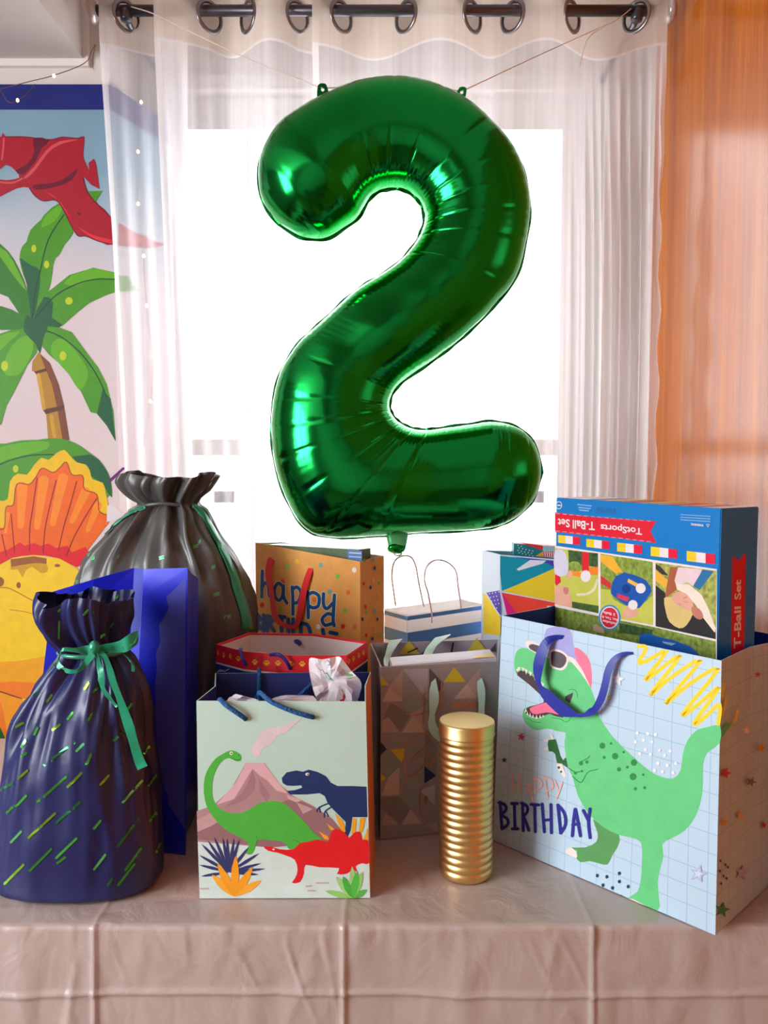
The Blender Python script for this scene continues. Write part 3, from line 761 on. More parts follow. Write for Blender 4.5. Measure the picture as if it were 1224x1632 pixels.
def build_balloon():
    foot = at_y(612, 860, BAL_Y)
    root = thing('number_balloon', (foot.x, BAL_Y, foot.z), 'large shiny green foil balloon in the shape of the number 2', 'balloon')
    m_foil = mat('green_foil', (26, 168, 74), 0.15, 1.0, bump=0.012, bscale=14)
    SUB = 9
    Lc = catmull([at_y(a[0], a[1], BAL_Y) for a, b in PAIRS], SUB); Rc = catmull([at_y(b[0], b[1], BAL_Y) for a, b in PAIRS], SUB)
    n = len(Lc); m = 22
    crease = {5: .6, 8: .7, 10: .8, 12: 1, 14: .9, 15.5: .7, 17: 1, 18.5: .9, 20: 1, 22: .9, 33: .8, 35.2: 1, 36.5: .9, 38: 1, 40: 1, 42.4: 1, 45: .9, 51.5: .8, 54: .8, 2.2: .7, 3.4: .7}
    V, Fc = [], []
    for side in (-1, 1):
        base = len(V)
        for i in range(n):
            a, b = Lc[i], Rc[i]; mid = (a + b) / 2; half = (b - a) / 2; w = half.length
            thick = min(0.86 * w, 0.088 * math.tanh(w / 0.078) * 1.28)
            si = i / SUB
            cr = sum(k * math.exp(-((si - c) / 0.11) ** 2) for c, k in crease.items())
            for j in range(m + 1):
                if side == 1 and j in (0, m):
                    pass
                ph = math.pi * j / m
                c = -math.cos(ph); s_ = math.sin(ph) ** 0.92
                edge = abs(c)
                rip = 0.0007 * (edge ** 4) * math.sin(si * 2 * math.pi * 2.3 + 0.7 * math.sin(si * 3.1)) * min(1, w / .05)
                rip += 0.00025 * (edge ** 2) * math.sin(si * 2 * math.pi * 4.3 + 2 * math.sin(j * .9)) * min(1, w / .05)
                inn = max(0.0, -c) if 6 < si < 32 else (max(0.0, -c) if si > 46 else max(0.0, c))
                d = thick * s_ - cr * 0.0032 * (0.05 + 0.95 * edge ** 1.2) * min(1, s_ * 2) + rip * (1 if s_ > .12 else s_ / .12)
                if j in (0, m): d = 0.0
                V.append(mid + half * c + Vector((0, side * max(d, 0), 0)))
        for i in range(n - 1):
            for j in range(m):
                q = (base + i * (m + 1) + j, base + i * (m + 1) + j + 1, base + (i + 1) * (m + 1) + j + 1, base + (i + 1) * (m + 1) + j)
                Fc.append(q if side == 1 else q[::-1])
    o = obj('foil_body', V, Fc, m_foil, root, smooth=True)
    bm = bmesh.new(); bm.from_mesh(o.data); bmesh.ops.remove_doubles(bm, verts=bm.verts[:], dist=0.0004)
    bmesh.ops.recalc_face_normals(bm, faces=bm.faces[:]); bm.to_mesh(o.data); bm.free()
    o.data.polygons.foreach_set('use_smooth', [True] * len(o.data.polygons))
    # flat welded seam all round the outline
    loop = Lc + Rc[::-1]; k = len(loop); V, Fc = [], []
    for i in range(k):
        t = loop[(i + 1) % k] - loop[i - 1]
        if t.length < 1e-6: t = Vector((1, 0, 0))
        t.normalize(); out = Vector((t.z, 0, -t.x))
        wob = 0.0009 * math.sin(i * .55) + 0.0010 * math.sin(i * .21)
        V += [loop[i] + out * 0.002 * 1, loop[i] - out * (0.0036 + 0.0008 * math.sin(i * .31)) + Vector((0, wob, 0))]
    for i in range(k):
        j = (i + 1) % k; Fc.append((2 * i, 2 * j, 2 * j + 1, 2 * i + 1))
    solidify(obj('seam', V, Fc, m_foil, root), 0.0006)
    # hanging tabs with a hole
    for pts, hole in (([(115,205),(110,125),(122,102),(148,97),(170,108),(188,165),(202,185)], (145,140)), ([(1038,188),(1058,135),(1075,121),(1100,122),(1113,140),(1105,190),(1090,216)], (1080,157))):
        out = [at_y(p.x, p.y, BAL_Y) for p in catmull(Z(480, 110, 4.22, pts), 3, True)]; hx, hy = Z(480, 110, 4.22, [hole])[0]
        hol = [at_y(hx + 2.7 * math.cos(2 * math.pi * k / 14), hy + 3.0 * math.sin(2 * math.pi * k / 14), BAL_Y) for k in range(14)]
        flat2 = [[Vector((p.x, p.z, 0)) for p in out], [Vector((p.x, p.z, 0)) for p in hol]]
        tri = tessellate_polygon(flat2); P = out + hol; q = len(P); no = len(out); V, Fc = [], []
        for dy in (-.0008, .0008): V += [p + Vector((0, dy, 0)) for p in P]
        for t_ in tri: Fc += [tuple(t_), tuple(q + i for i in t_)[::-1]]
        for lo, n_ in ((0, no), (no, 14)):
            for i in range(n_): Fc.append((lo + i, lo + (i + 1) % n_, q + lo + (i + 1) % n_, q + lo + i))
        obj('hanging_tab', V, Fc, m_foil, root)
    # filling neck below
    nk = [at_y(x, y, BAL_Y) for x, y in ((633,842),(633,856),(633,868),(632,876),(632,882))]
    Wd = [0.0225, 0.021, 0.018, 0.017, 0.008]; V, Fc = [], []
    for p, w in zip(nk, Wd):
        for a in range(16):
            th = 2 * math.pi * a / 16
            V.append(p + Vector((w * math.cos(th) * (1 + .08 * math.sin(5 * th)), 0.007 * math.sin(th), .0)))
    for i in range(len(nk) - 1):
        for a in range(16): Fc.append((i * 16 + a, i * 16 + (a + 1) % 16, (i + 1) * 16 + (a + 1) % 16, (i + 1) * 16 + a))
    obj('neck', V, Fc, mat('pale_green_film', (96, 196, 130), 0.2, 0.4), root, smooth=True)
    p = at_y(632, 873, BAL_Y); V, Fc = [], []
    for i in range(7):
        ph = math.pi * i / 6
        for a in range(14):
            th = 2 * math.pi * a / 14; r = math.sin(ph) * (1 + .12 * math.sin(3 * th + i))
            V.append(p + Vector((.018 * r * math.cos(th), .010 * r * math.sin(th), .012 * math.cos(ph))))
    for i in range(6):
        for a in range(14): Fc.append((i * 14 + a, i * 14 + (a + 1) % 14, (i + 1) * 14 + (a + 1) % 14, (i + 1) * 14 + a))
    obj('knot', V, Fc, m_foil, root, smooth=True)
    ring = [at_y(634 + 6 * math.cos(t), 882 + 3.5 * math.sin(t), BAL_Y) for t in [2 * math.pi * i / 14 for i in range(15)]]
    tube('ring', ring, .0012, m_foil, root, 6)
    return root
build_balloon()
M_STR = mat('cream_string', (226, 204, 190), 0.7)
def string(label, pts):
    v, f = tube_data(catmull(pts, 4), .0011, 6)
    return tag(obj('hanging_string', v, f, M_STR), label, 'string', 'strings that hold the balloon')
string('thin cream string from the rod end by the backdrop down to the balloon tab', [Vector((X_at(212), ROD_Y - .0115, ROD_Z + .002)), at_y(245, 22, ROD_Y - .055), at_y(290, 44, ROD_Y - .075), at_y(400, 96, 1.68), at_y(513.4, 140.6, BAL_Y - .001)])
string('thin cream string from the rod end by the wood wall down to the balloon tab', [Vector((X_at(1003), ROD_Y - .0115, ROD_Z - .002)), at_y(985, 30, ROD_Y - .058), at_y(960, 42, ROD_Y - .07), at_y(850, 92, 1.69), at_y(737.5, 145, BAL_Y - .001)])
string('short loose string end dangling from the rod knot by the wood wall', [at_y(962, 42, ROD_Y - .074), at_y(940, 58, ROD_Y - .074), at_y(930, 80, ROD_Y - .072), at_y(924, 106, ROD_Y - .070)])
string('thin cream string tied in a line between the two balloon tabs', [at_y(515, 141, BAL_Y + .001), at_y(530, 140, BAL_Y + .022), at_y(548, 139.5, BAL_Y + .045), at_y(580, 140, BAL_Y + .085), at_y(629, 141, BAL_Y + .105), at_y(680, 142, BAL_Y + .085), at_y(706, 142, BAL_Y + .05), at_y(722, 143.5, BAL_Y + .022), at_y(735.5, 145, BAL_Y + .001)])

# ================================================================== fairy lights
fl = thing('fairy_lights', tuple(at_y(86, 122, LEFT_Y - .1)), 'string of tiny warm fairy lights on thin copper wire over the backdrop', 'string lights')
M_CU = mat('copper_wire', (120, 82, 76), 0.4, 0.7)
M_BULB = mat('warm_led', (255, 206, 140), 0.3, emit=5.0)
W1 = Z(0, 0, 2.914, [(-60,430),(0,415),(130,380),(250,350),(390,295),(425,240),(443,205)])
tube('wire', [at_y(x, y, LEFT_Y - .06) for x, y in W1], .0009, M_CU, fl, 6, 4)
W2 = Z(0, 0, 2.914, [(-30,400),(5,425),(30,465),(55,478),(80,466),(125,440),(152,405),(160,390)])
tube('wire', [at_y(x, y, LEFT_Y - .04) for x, y in W2], .0009, M_CU, fl, 6, 4)
W3 = [(152,70),(148,108),(166,125),(190,140),(225,163),(221,200),(220,242),(219,285),(220,325),(226,368),(229,408),(231,450),(234,487),(238,530),(244,566),(243,605),(240,640),(233,680),(228,717)]
tube('wire', [at_y(x, y, ROD_Y + .06 + (.02 if x < 170 else 0)) for x, y in W3], .0006, M_CU, fl, 5, 3)
bulb = None
for (x, y, yy) in [(86,121,LEFT_Y-.061),(28,160,LEFT_Y-.041),(167,126,ROD_Y+.078)] + [(px_, py_, ROD_Y + .058) for px_, py_ in ((225,163),(220,242),(220,325),(229,408),(234,487),(244,566),(240,640),(228,717))]:
    p = at_y(x, y, yy)
    if bulb is None:
        bulb = lathe('bulb', [(.0003, p.z - .0042), (.0026, p.z - .0026), (.0034, p.z), (.0024, p.z + .003), (.0008, p.z + .0046)], (p.x, p.y), M_BULB, fl, 10); bp0 = p
    else:
        c = bulb.copy(); COL.objects.link(c); c.parent = fl; c.location = p - bp0

# ================================================================== sacks with drawstrings
def sack(parent, name, keys, cy, m, fold, seed, n=120, sub=7, ry=None):
    """keys: (py, left px, right px, depth radius, fold strength) from bottom to top"""
    rows = []
    for ki, (py, xl_, xr_, r_y, fs) in enumerate(keys):
        a = at_y(xl_, py, cy); b = at_y(xr_, py, cy)
        rows.append((Vector(((a.x + b.x) / 2, (b.x - a.x) / 2, a.z)), Vector((r_y, fs, max(0.0, ki - len(keys) + 4.5) / 3))))
    A1 = catmull([r[0] for r in rows], sub); A2 = catmull([r[1] for r in rows], sub)
    V, Fc = [], []
    random.seed(seed); ph = [random.uniform(0, 6.28) for _ in range(8)]
    for a, b in zip(A1, A2):
        a.z = max(a.z, A1[0].z)                                 # flat foot on the cloth
        for k in range(n):
            th = 2 * math.pi * k / n
            c, s_ = math.cos(th), math.sin(th)
            e = 0.82                                            # slightly boxy section
            cx_ = math.copysign(abs(c) ** e, c); sy_ = math.copysign(abs(s_) ** e, s_)
            n1 = noise.noise(Vector((c * 3.1 + ph[0], s_ * 3.1 + ph[1], a.z * 5 + seed))); n2 = noise.noise(Vector((c * 6.5 + ph[2], s_ * 6.5 + ph[3], a.z * 7 + seed)))
            n3 = noise.noise(Vector((c * 1.3 + ph[4], s_ * 1.3 + ph[5], a.z * 11 + seed)))
            d = max(b.y, 0) * fold * (0.75 - 2.6 * abs(n1) - (1.5 - .9 * b.z) * abs(n2)) + .006 * n3 * min(1, b.y * 3)
            zz = 0.016 * b.z * noise.noise(Vector((c * 1.5, s_ * 1.5, seed + 3.3)))
            V.append(Vector((a.x + a.y * cx_ + d * c, cy + b.x * sy_ + d * s_, a.z + zz)))
    L = len(A1)
    for i in range(L - 1):
        for k in range(n): Fc.append((i * n + k, i * n + (k + 1) % n, (i + 1) * n + (k + 1) % n, (i + 1) * n + k))
    Fc.append(tuple(range(n))[::-1])
    o = obj(name, V, Fc, m, parent, smooth=True)
    o.data.polygons[len(Fc) - 1].use_smooth = False
    return o, MeshSurf(V, Fc)
def surf_ribbon(name, parent, surf, path, w, m, lift=.003):
    P = catmull(path, 5); V, Fc = [], []
    W = w if isinstance(w, (list, tuple)) else [w, w]
    for i, p in enumerate(P):
        t = (P[min(i + 1, len(P) - 1)] - P[max(i - 1, 0)]).normalized(); nn = Vector((-t.y, t.x))
        ww = W[0] + (W[1] - W[0]) * i / (len(P) - 1)
        for q in (-.5, 0, .5):
            loc, nr = surf.hit(p.x + nn.x * ww * q, p.y + nn.y * ww * q)
            if loc is None: loc, nr = surf.hit(p.x - nn.x * ww * .3, p.y)
            if loc is None: loc = V[-1] if V else at_y(p.x, p.y, 1.5); nr = Vector((0, -1, 0))
            V.append(loc + nr * lift)
    for i in range(len(P) - 1):
        for k in range(2): Fc.append((3 * i + k, 3 * i + k + 1, 3 * i + k + 4, 3 * i + k + 3))
    return solidify(obj(name, V, Fc, m, parent, smooth=True), .0012)

M_GREYSACK = mat('charcoal_nonwoven', (86, 86, 84), 0.34, 0.0, spec=0.6, vary=0.06, bump=0.10, bscale=26)
M_RIB = mat('emerald_satin', (20, 150, 112), 0.28, 0.1, spec=0.6, vary=0.1, vscale=50, sheen=0.2)
GY_ = 1.57
gs = thing('drawstring_sack', (at_y(265, 900, GY_).x, GY_, TBL), 'tall charcoal grey drawstring gift sack with emerald ribbon behind the blue bag', 'gift sack', 'drawstring gift sacks')
base_py = 816 + F_PX * math.tan(math.atan((CAM_H - TBL - .002) / GY_) - PITCH)
g_keys = [(base_py, 128, 398, .085, .0), (base_py - 6, 118, 408, .095, .1), (1120, 112, 412, .10, .25), (1010, 112, 411, .10, .35), (960, 117, 404, .10, .5), (920, 128, 394, .095, .8), (885, 146, 374, .088, 1.0), (855, 172, 350, .075, 1.25), (830, 196, 334, .060, 1.3), (812, 214, 322, .044, 1.2), (803, 226, 312, .036, 1.0),
          (795, 216, 314, .040, 1.2), (781, 204, 326, .050, 1.6), (767, 200, 336, .056, 1.9), (757, 206, 342, .058, 2.0)]
g_o, g_surf = sack(gs, 'body', g_keys, GY_, M_GREYSACK, .0125, 4)
surf_ribbon('drawstring_ribbon', gs, g_surf, [(308,806),(318,812),(338,846),(360,890),(378,940),(390,980),(393,1003)], [7, 16], M_RIB)
surf_ribbon('drawstring_ribbon', gs, g_surf, [(232,808),(216,813),(196,824),(178,838),(166,848)], [7, 11], M_RIB)
cord = []
for k in range(41):
    th = 2 * math.pi * k / 40; cc = at_y(268, 803, GY_); cord.append((cc.x + .056 * math.cos(th), GY_ + .043 * math.sin(th), cc.z + .003 * math.sin(3 * th)))
tube('cord', cord, .0035, M_GREYSACK, gs, 8)
M_GLIT = mat('green_glitter', (110, 226, 140), 0.3, 0.6)
gl_sh = []
for x, y, w, h in ((167,851,12,7),(164,855,9,4),(144,885,9,6),(147,891,7,4),(188,888,4,4),(125,928,8,4),(345,948,9,4),(362,984,10,4),(312,872,8,5),(258,890,8,4),(340,905,6,4),(318,866,4,10)):
    for k in range(3): gl_sh.append(('line', (110, 226, 140), [(x - w / 2, y + k * 2 - 2), (x + w / 2, y + k * 2 - 3 - h * .3)], .9, 0))
decal('glitter_print', gs, g_surf, gl_sh, lift=.0006, mats={(110, 226, 140): M_GLIT}, kind='stuff')
# white gift tag on the sack
tg = [at_y(x, y, GY_ - .07) for x, y in ((171,806),(179,804),(196,818),(184,828),(170,832))]
V = [p for p in tg] + [p + Vector((0, .0012, 0)) for p in tg]
obj('gift_tag', V, [(0,1,2,3,4), (9,8,7,6,5)] + [(i, (i + 1) % 5, 5 + (i + 1) % 5, 5 + i) for i in range(5)], mat('tag_card', (222, 214, 218), 0.5), gs)

M_NAVY = mat('navy_nonwoven', (28, 35, 92), 0.38, 0.0, spec=0.6, vary=0.08, bump=0.10, bscale=30)
NY = 1.172
ns = thing('drawstring_sack', (at_y(128, 1300, NY).x, NY, TBL), 'navy drawstring gift sack with green streaks and an emerald bow', 'gift sack', 'drawstring gift sacks')
nb = 816 + F_PX * math.tan(math.atan((CAM_H - TBL - .002) / NY) - PITCH)
n_keys = [(nb, 2, 250, .066, .0), (nb - 5, -3, 256, .074, .05), (1380, -5, 258, .077, .1), (1320, -3, 257, .078, .25), (1250, 4, 250, .077, .45), (1190, 16, 243, .072, .7), (1140, 34, 235, .064, .9), (1100, 54, 227, .056, 1.05), (1070, 74, 217, .047, 1.1), (1050, 92, 205, .037, 1.0), (1038, 98, 196, .032, .9),
          (1028, 95, 195, .034, 1.0), (1008, 82, 196, .046, 1.2), (985, 72, 199, .054, 1.3), (966, 72, 200, .058, 1.3), (953, 78, 201, .058, 1.3)]
n_o, n_surf = sack(ns, 'body', n_keys, NY, M_NAVY, .0105, 11)
st = [(5,1202,42,1190),(35,1205,42,1200),(26,1158,37,1152),(54,1108,61,1103),(75,1118,82,1108),(108,1146,116,1136),(140,1148,146,1138),(84,1163,95,1155),(70,1220,120,1182),(122,1197,133,1186),(138,1217,145,1202),(60,1278,106,1238),(108,1254,130,1232),(2,1259,20,1248),(0,1243,6,1239),(26,1285,42,1268),(12,1295,24,1283),(46,1335,88,1296),(90,1311,128,1278),(18,1342,34,1325),(90,1367,122,1336),(48,1387,82,1353),(8,1408,38,1378),(52,1440,82,1410),(28,1442,44,1427),(140,1447,182,1393),(188,1410,214,1377),(114,1452,134,1432),(188,1348,220,1306),(196,1278,226,1244),(236,1252,248,1236),(238,1308,248,1296),(248,1358,254,1345),(212,1440,226,1422),(240,1424,250,1408),(150,1320,160,1308),(200,1386,224,1352),(160,1250,172,1236),(182,1180,196,1166),(230,1200,237,1190),(204,1130,210,1122),(148,1104,160,1090),(136,1098,142,1088),(87,1060,92,1054),(35,1190,41,1180),(55,1170,60,1160),(92,1375,104,1366),(30,1240,44,1228),(172,1410,178,1400),(150,1385,168,1362)]
sh = []
cols = [(94, 214, 96), (70, 170, 70), (134, 190, 60), (56, 140, 84), (120, 232, 140)]
for i, (x0_, y0_, x1_, y1_) in enumerate(st):
    k = 4; seg = [(x0_ + (x1_ - x0_) * q / k, y0_ + (y1_ - y0_) * q / k) for q in range(k + 1)]
    sh.append(("line", cols[i % 5], seg, 4.0, 0))
for (x0_, y0_, x1_, y1_) in ((93,1017,94,990),(134,979,140,972),(148,975,166,957),(176,999,180,994),(185,953,188,949),(92,974,96,971),(152,1022,166,1010)):
    sh.append(('line', (94, 214, 96), [(x0_, y0_), (x1_, y1_)], 3.2, 0))
decal('streak', ns, n_surf, sh, lift=.0006, split=True, mats={c: mat('streak_foil_%d' % i, c, 0.25, 0.65) for i, c in enumerate(cols)})
# bow: two loops, knot and two tails
E4 = lambda p: Z(0, 940, 5.564, p)
def band(name, rows, y, parent, m, wob=0.0):
    R = []
    for i, (p, q) in enumerate(rows):
        a_, b_ = E4([p, q]); R.append((a_, b_, y + wob * math.sin(i * 1.7)))
    return px_ribbon(name, R, m, parent, .0010)
bow_y = NY - .060
bow = band('bow', [((850,495),(835,545)),((760,495),(790,580)),((660,515),(700,560)),((570,512),(560,545)),((548,530),(520,600)),((530,640),(505,690)),((600,740),(600,700)),((690,735),(690,700)),((760,690),(745,620)),((845,590),(820,520))], bow_y, ns, M_RIB, .006)
band('bow_loop', [((850,500),(860,530)),((940,480),(950,555)),((1050,455),(1080,555)),((1130,405),(1140,540)),((1200,365),(1215,480)),((1225,380),(1222,430)),((1190,470),(1150,520)),((1080,500),(1080,530))], bow_y + .010, ns, M_RIB, .004)
band('ribbon_tail', [((850,545),(890,530)),((880,560),(940,570)),((930,650),(1000,700)),((965,800),(1040,830)),((1030,960),(1100,980)),((1060,1080),(1150,1100)),((1100,1220),(1190,1210)),((1140,1340),(1220,1330)),((1190,1520),(1270,1480)),((1222,1600),(1310,1560))], bow_y - .002, ns, M_RIB, .003)
band('ribbon_tail', [((845,560),(870,560)),((855,640),(900,660)),((870,760),(920,720)),((880,830),(930,860)),((915,920),(975,930)),((975,985),(1020,1000)),((1030,1045),(1045,1030))], bow_y + .004, ns, M_RIB, .003)
band('ribbon_tail', [((1085,560),(1110,580)),((1130,610),(1165,630)),((1160,650),(1195,690)),((1165,720),(1190,730))], bow_y + .022, ns, M_RIB, .002)
kp = at_y(150, 1032, bow_y - .004); V, Fc = [], []
for i in range(7):
    ph = math.pi * i / 6
    for a_ in range(12):
        th = 2 * math.pi * a_ / 12; V.append(kp + Vector((.008 * math.sin(ph) * math.cos(th), .006 * math.sin(ph) * math.sin(th), .009 * math.cos(ph) * (1 + .1 * math.sin(3 * th)))))
for i in range(6):
    for a_ in range(12): Fc.append((i * 12 + a_, i * 12 + (a_ + 1) % 12, (i + 1) * 12 + (a_ + 1) % 12, (i + 1) * 12 + a_))
obj('knot', V, Fc, M_RIB, ns, smooth=True)
cord = []
for k in range(41):
    th = 2 * math.pi * k / 40; cc = at_y(147, 1037, NY); cord.append((cc.x + .047 * math.cos(th), NY + .038 * math.sin(th), cc.z))
tube('cord', cord, .003, M_RIB, ns, 8)

# ================================================================== shiny blue bag
M_BLUE = mat('glossy_blue_foil_paper', (22, 38, 216), 0.30, 0.1, spec=0.7, coat=0.3, bump=0.05, bscale=7)
M_BLUEIN = mat('blue_inside', (60, 70, 180), 0.5)
def blue_bag():
    tp = [(84, 943, 1.262), (150, 923, 1.272), (215, 905, 1.292), (229, 907, 1.282), (299, 905, 1.268)]
    top_f = [at_y(*p) for p in tp]
    bt = [(36, 1.262), (96, 1.266), (188, 1.27), (206, 1.262), (296, 1.245)]
    bot_f = [Vector((at_y(px_, 1370, y).x, y, TBL + .001)) for px_, y in bt]
    right = [Vector((at_y(312, 1000, 1.33).x, 1.33, 0)), Vector((at_y(326, 1000, 1.41).x, 1.40, 0))]
    tr1 = at_y(304, 913, 1.33); tr2 = at_y(316, 922, 1.405)
    top_r = [tr1, tr2]; bot_r = [Vector((at_y(298, 1340, 1.32).x, 1.32, TBL + .001)), Vector((at_y(314, 1330, 1.40).x, 1.40, TBL + .001))]
    top_b = [at_y(100, 940, 1.41)]; bot_b = [Vector((at_y(60, 1300, 1.40).x, 1.40, TBL + .001))]
    T_ = top_f + top_r + top_b; B = bot_f + bot_r + bot_b
    root = bag_root('gift_bag', B, 'tall glossy plain cobalt blue gift bag behind the navy sack', group='gift bags')
    n = len(T_); nz = 10; V, Fc, MI = [], [], []
    c = sum(B, Vector()) / n
    for layer in (0, 1):
        for j in range(nz + 1):
            for k in range(n):
                p = B[k].lerp(T_[k], j / nz)
                if layer == 0 and k in (1, 4) and 0 < j < nz: p = p + Vector((0, .0025 * math.sin(math.pi * j / nz), 0))
                if layer: d = c - p; d.z = 0; p = p + d.normalized() * .003 + Vector((0, 0, .002 if j == 0 else 0))
                V.append(p)
    for layer in (0, 1):
        b0_ = layer * (nz + 1) * n
        for j in range(nz):
            for k in range(n):
                f = (b0_ + j * n + k, b0_ + j * n + (k + 1) % n, b0_ + (j + 1) * n + (k + 1) % n, b0_ + (j + 1) * n + k)
                Fc.append(f if layer == 0 else f[::-1]); MI.append(layer)
    o2 = (nz + 1) * n
    for k in range(n): Fc.append((nz * n + k, nz * n + (k + 1) % n, o2 + nz * n + (k + 1) % n, o2 + nz * n + k)); MI.append(0)
    Fc.append(tuple(range(n))[::-1]); MI.append(0); Fc.append(tuple(o2 + k for k in range(n))); MI.append(1)
    obj('body', V, Fc, [M_BLUE, M_BLUEIN], root, MI)
    return root
blue_bag()

# ================================================================== mint dinosaur bag
T1 = TBL + .001
def P3(xy, z): return Vector((xy[0], xy[1], z))
def topz(plane, px, py): return plane.hit(px, py)[0]
M_KRAFT = mat('white_card_inside', (226, 216, 214), 0.6)
M_ROPE = mat('blue_rope', (24, 88, 150), 0.6, bump=0.5, bscale=220)
def mint_bag():
    fl_ = at_z(318, 1433); fr_ = at_z(590, 1432)
    pl = vplane(fl_, fr_)
    tfl = topz(pl, 313, 1117); tfr = topz(pl, 583, 1118)
    zt_ = (tfl.z + tfr.z) / 2; tbl_ = at_z(343, 1073, zt_); tbr_ = at_z(591, 1071, zt_)
    bl_ = Vector((fl_.x + .004, tbl_.y - .02, 0)); br_ = Vector((fr_.x + .006, tbr_.y - .02, 0))
    root = bag_root('gift_bag', [fl_, fr_, br_, bl_], 'mint gift bag with volcano and green, navy and red dinosaurs', group='gift bags')
    m = mat('mint_paper', (192, 222, 210), 0.5, vary=0.04, vscale=7, bump=0.12, bscale=12); side = mat('orange_striped_side', (226, 122, 60), 0.5)
    body = gift_bag(root, [P3(fl_, T1), P3(fr_, T1), P3(br_, T1), P3(bl_, T1)], [tfl, tfr, tbr_, tbl_], m, side, m, mat('navy_inside', (40, 52, 118), 0.5), m, gus=(.012, .004))
    q = lambda p: Z(300, 1080, 3.825, p)
    WB, WD, WP = (178, 140, 142), (152, 112, 116), (222, 178, 184)
    decal('volcano_print', root, pl, [
        poly((212, 232, 226), q([(58,1000),(300,1010),(600,1040),(1100,1120),(1106,1343),(70,1343)]), 0),
        poly(WB, q([(52,812),(150,780),(260,680),(350,520),(465,520),(560,650),(640,720),(760,780),(880,860),(960,960),(900,1000),(500,1035),(58,1000)]), 0),
        poly(WD, q([(55,900),(250,860),(480,800),(640,730),(760,785),(880,865),(960,965),(900,1000),(500,1035),(57,985)]), 0),
        poly((196,160,160), q([(53,870),(180,800),(250,830),(150,900),(56,940)]), 1),
        poly(WP, q([(350,522),(462,520),(520,600),(605,705),(540,690),(480,625),(440,600),(392,555),(340,640),(280,740),(170,775),(290,640)]), 0),
        poly((166,124,128), q([(390,560),(412,620),(404,690),(350,745),(225,790),(330,700),(372,620)]), 0), poly((166,124,128), q([(430,610),(500,720),(480,760),(440,700)]), 0), poly((198,160,160), q([(660,760),(760,800),(700,830)]), 0), poly((208,176,176), q([(600,715),(700,745),(660,760),(610,740)]), 0),
        poly((226, 208, 212), q([(400,475),(385,420),(425,370),(462,320),(520,305),(590,290),(640,262),(690,250),(640,292),(600,335),(540,352),(512,400),(455,430),(432,480)]), 3)])
    spk = []
    for p in ([(895,825),(940,870),(960,935),(940,945),(912,880)], [(843,885),(895,925),(870,930)], [(795,935),(850,965),(862,992),(830,982)], [(1003,855),(1024,858),(1018,955),(995,950)], [(1048,855),(1082,853),(1062,935),(1038,955)], [(1094,915),(1097,992),(1060,1005)]):
        spk.append(flat((244, 166, 36), q(p)))
    decal('navy_dinosaur_print', root, pl, [
        poly((38, 56, 106), q([(576,642),(570,612),(600,577),(660,565),(700,573),(735,560),(790,575),(840,600),(870,640),(910,660),(1000,660),(1086,664),(1092,850),(1000,850),(990,930),(970,978),(953,962),(960,880),(930,850),(880,800),(850,765),(832,722),(802,704),(720,712),(620,712),(600,690),(650,685),(694,670),(690,656),(640,660),(600,657)]), 1),
        line((38, 56, 106), q([(870,760),(800,790),(785,815)]), 2.4), line((38, 56, 106), q([(870,790),(835,815),(830,850)]), 2.4), line((38,56,106), q([(800,795),(805,820)]), 2), line((38,56,106), q([(840,815),(855,845)]), 2),
        dot((238, 236, 236), *q([(726,588)])[0], 3.2, 2.4), dot((30, 34, 60), *q([(731,590)])[0], 1.2)])
    decal('green_dinosaur_print', root, pl, [
        poly((82, 184, 68), q([(250,445),(282,446),(320,472),(320,505),(290,508),(255,490),(215,500),(175,550),(150,620),(145,700),(160,760),(200,803),(270,825),(340,820),(400,785),(450,760),(520,750),(580,765),(650,820),(710,880),(770,950),(815,985),(770,1010),(690,1030),(650,1050),(610,1040),(580,1000),(500,990),(420,990),(405,1050),(385,1077),(350,1070),(367,1030),(360,1000),(290,960),(220,920),(160,860),(115,790),(95,700),(100,610),(130,540),(170,490),(210,465)]), 2),
        line((46, 120, 46), q([(258,490),(290,500),(318,500)]), 1), line((60,150,54), q([(405,1040),(420,985),(412,960)]), 1), line((60,150,54), q([(640,985),(690,1010)]), 1), dot((242, 240, 220), *q([(262,460)])[0], 2.6, 2.8), dot((20, 30, 20), *q([(263,461)])[0], 1.2), dot((20, 60, 20), *q([(310,472)])[0], .9)])
    decal('spike', root, pl, spk, split=True)
    decal('red_dinosaur_print', root, pl, [
        poly((226, 34, 40), q([(460,1030),(500,1028),(560,1045),(640,1045),(680,1008),(730,1000),(790,985),(850,1000),(868,950),(900,918),(950,940),(980,975),(1010,945),(1050,938),(1062,990),(1098,992),(1106,1128),(1060,1130),(1020,1150),(1036,1192),(1008,1170),(965,1195),(905,1195),(920,1160),(800,1155),(715,1140),(705,1190),(682,1245),(632,1250),(652,1220),(667,1170),(650,1110),(600,1085),(540,1065),(490,1055)]), 2),
        dot((246, 230, 224), *q([(520,1046)])[0], 2.0, 1.4)])
    pln = []
    for tx, ty in ((78,1010),(66,1080),(66,1140),(76,1210),(118,990),(158,970),(210,975),(236,978),(280,975),(312,985),(370,1030),(435,1068),(445,1130),(472,1164),(430,1200)):
        a_, b_ = q([(250, 1185)])[0], q([(tx, ty)])[0]; d = Vector((b_[0] - a_[0], b_[1] - a_[1])); n_ = Vector((-d.y, d.x)).normalized() * 2.6; md = Vector(a_) + d * .55
        pln.append(poly((56, 60, 112), [a_, tuple(md + n_), b_, tuple(md - n_)], 2))
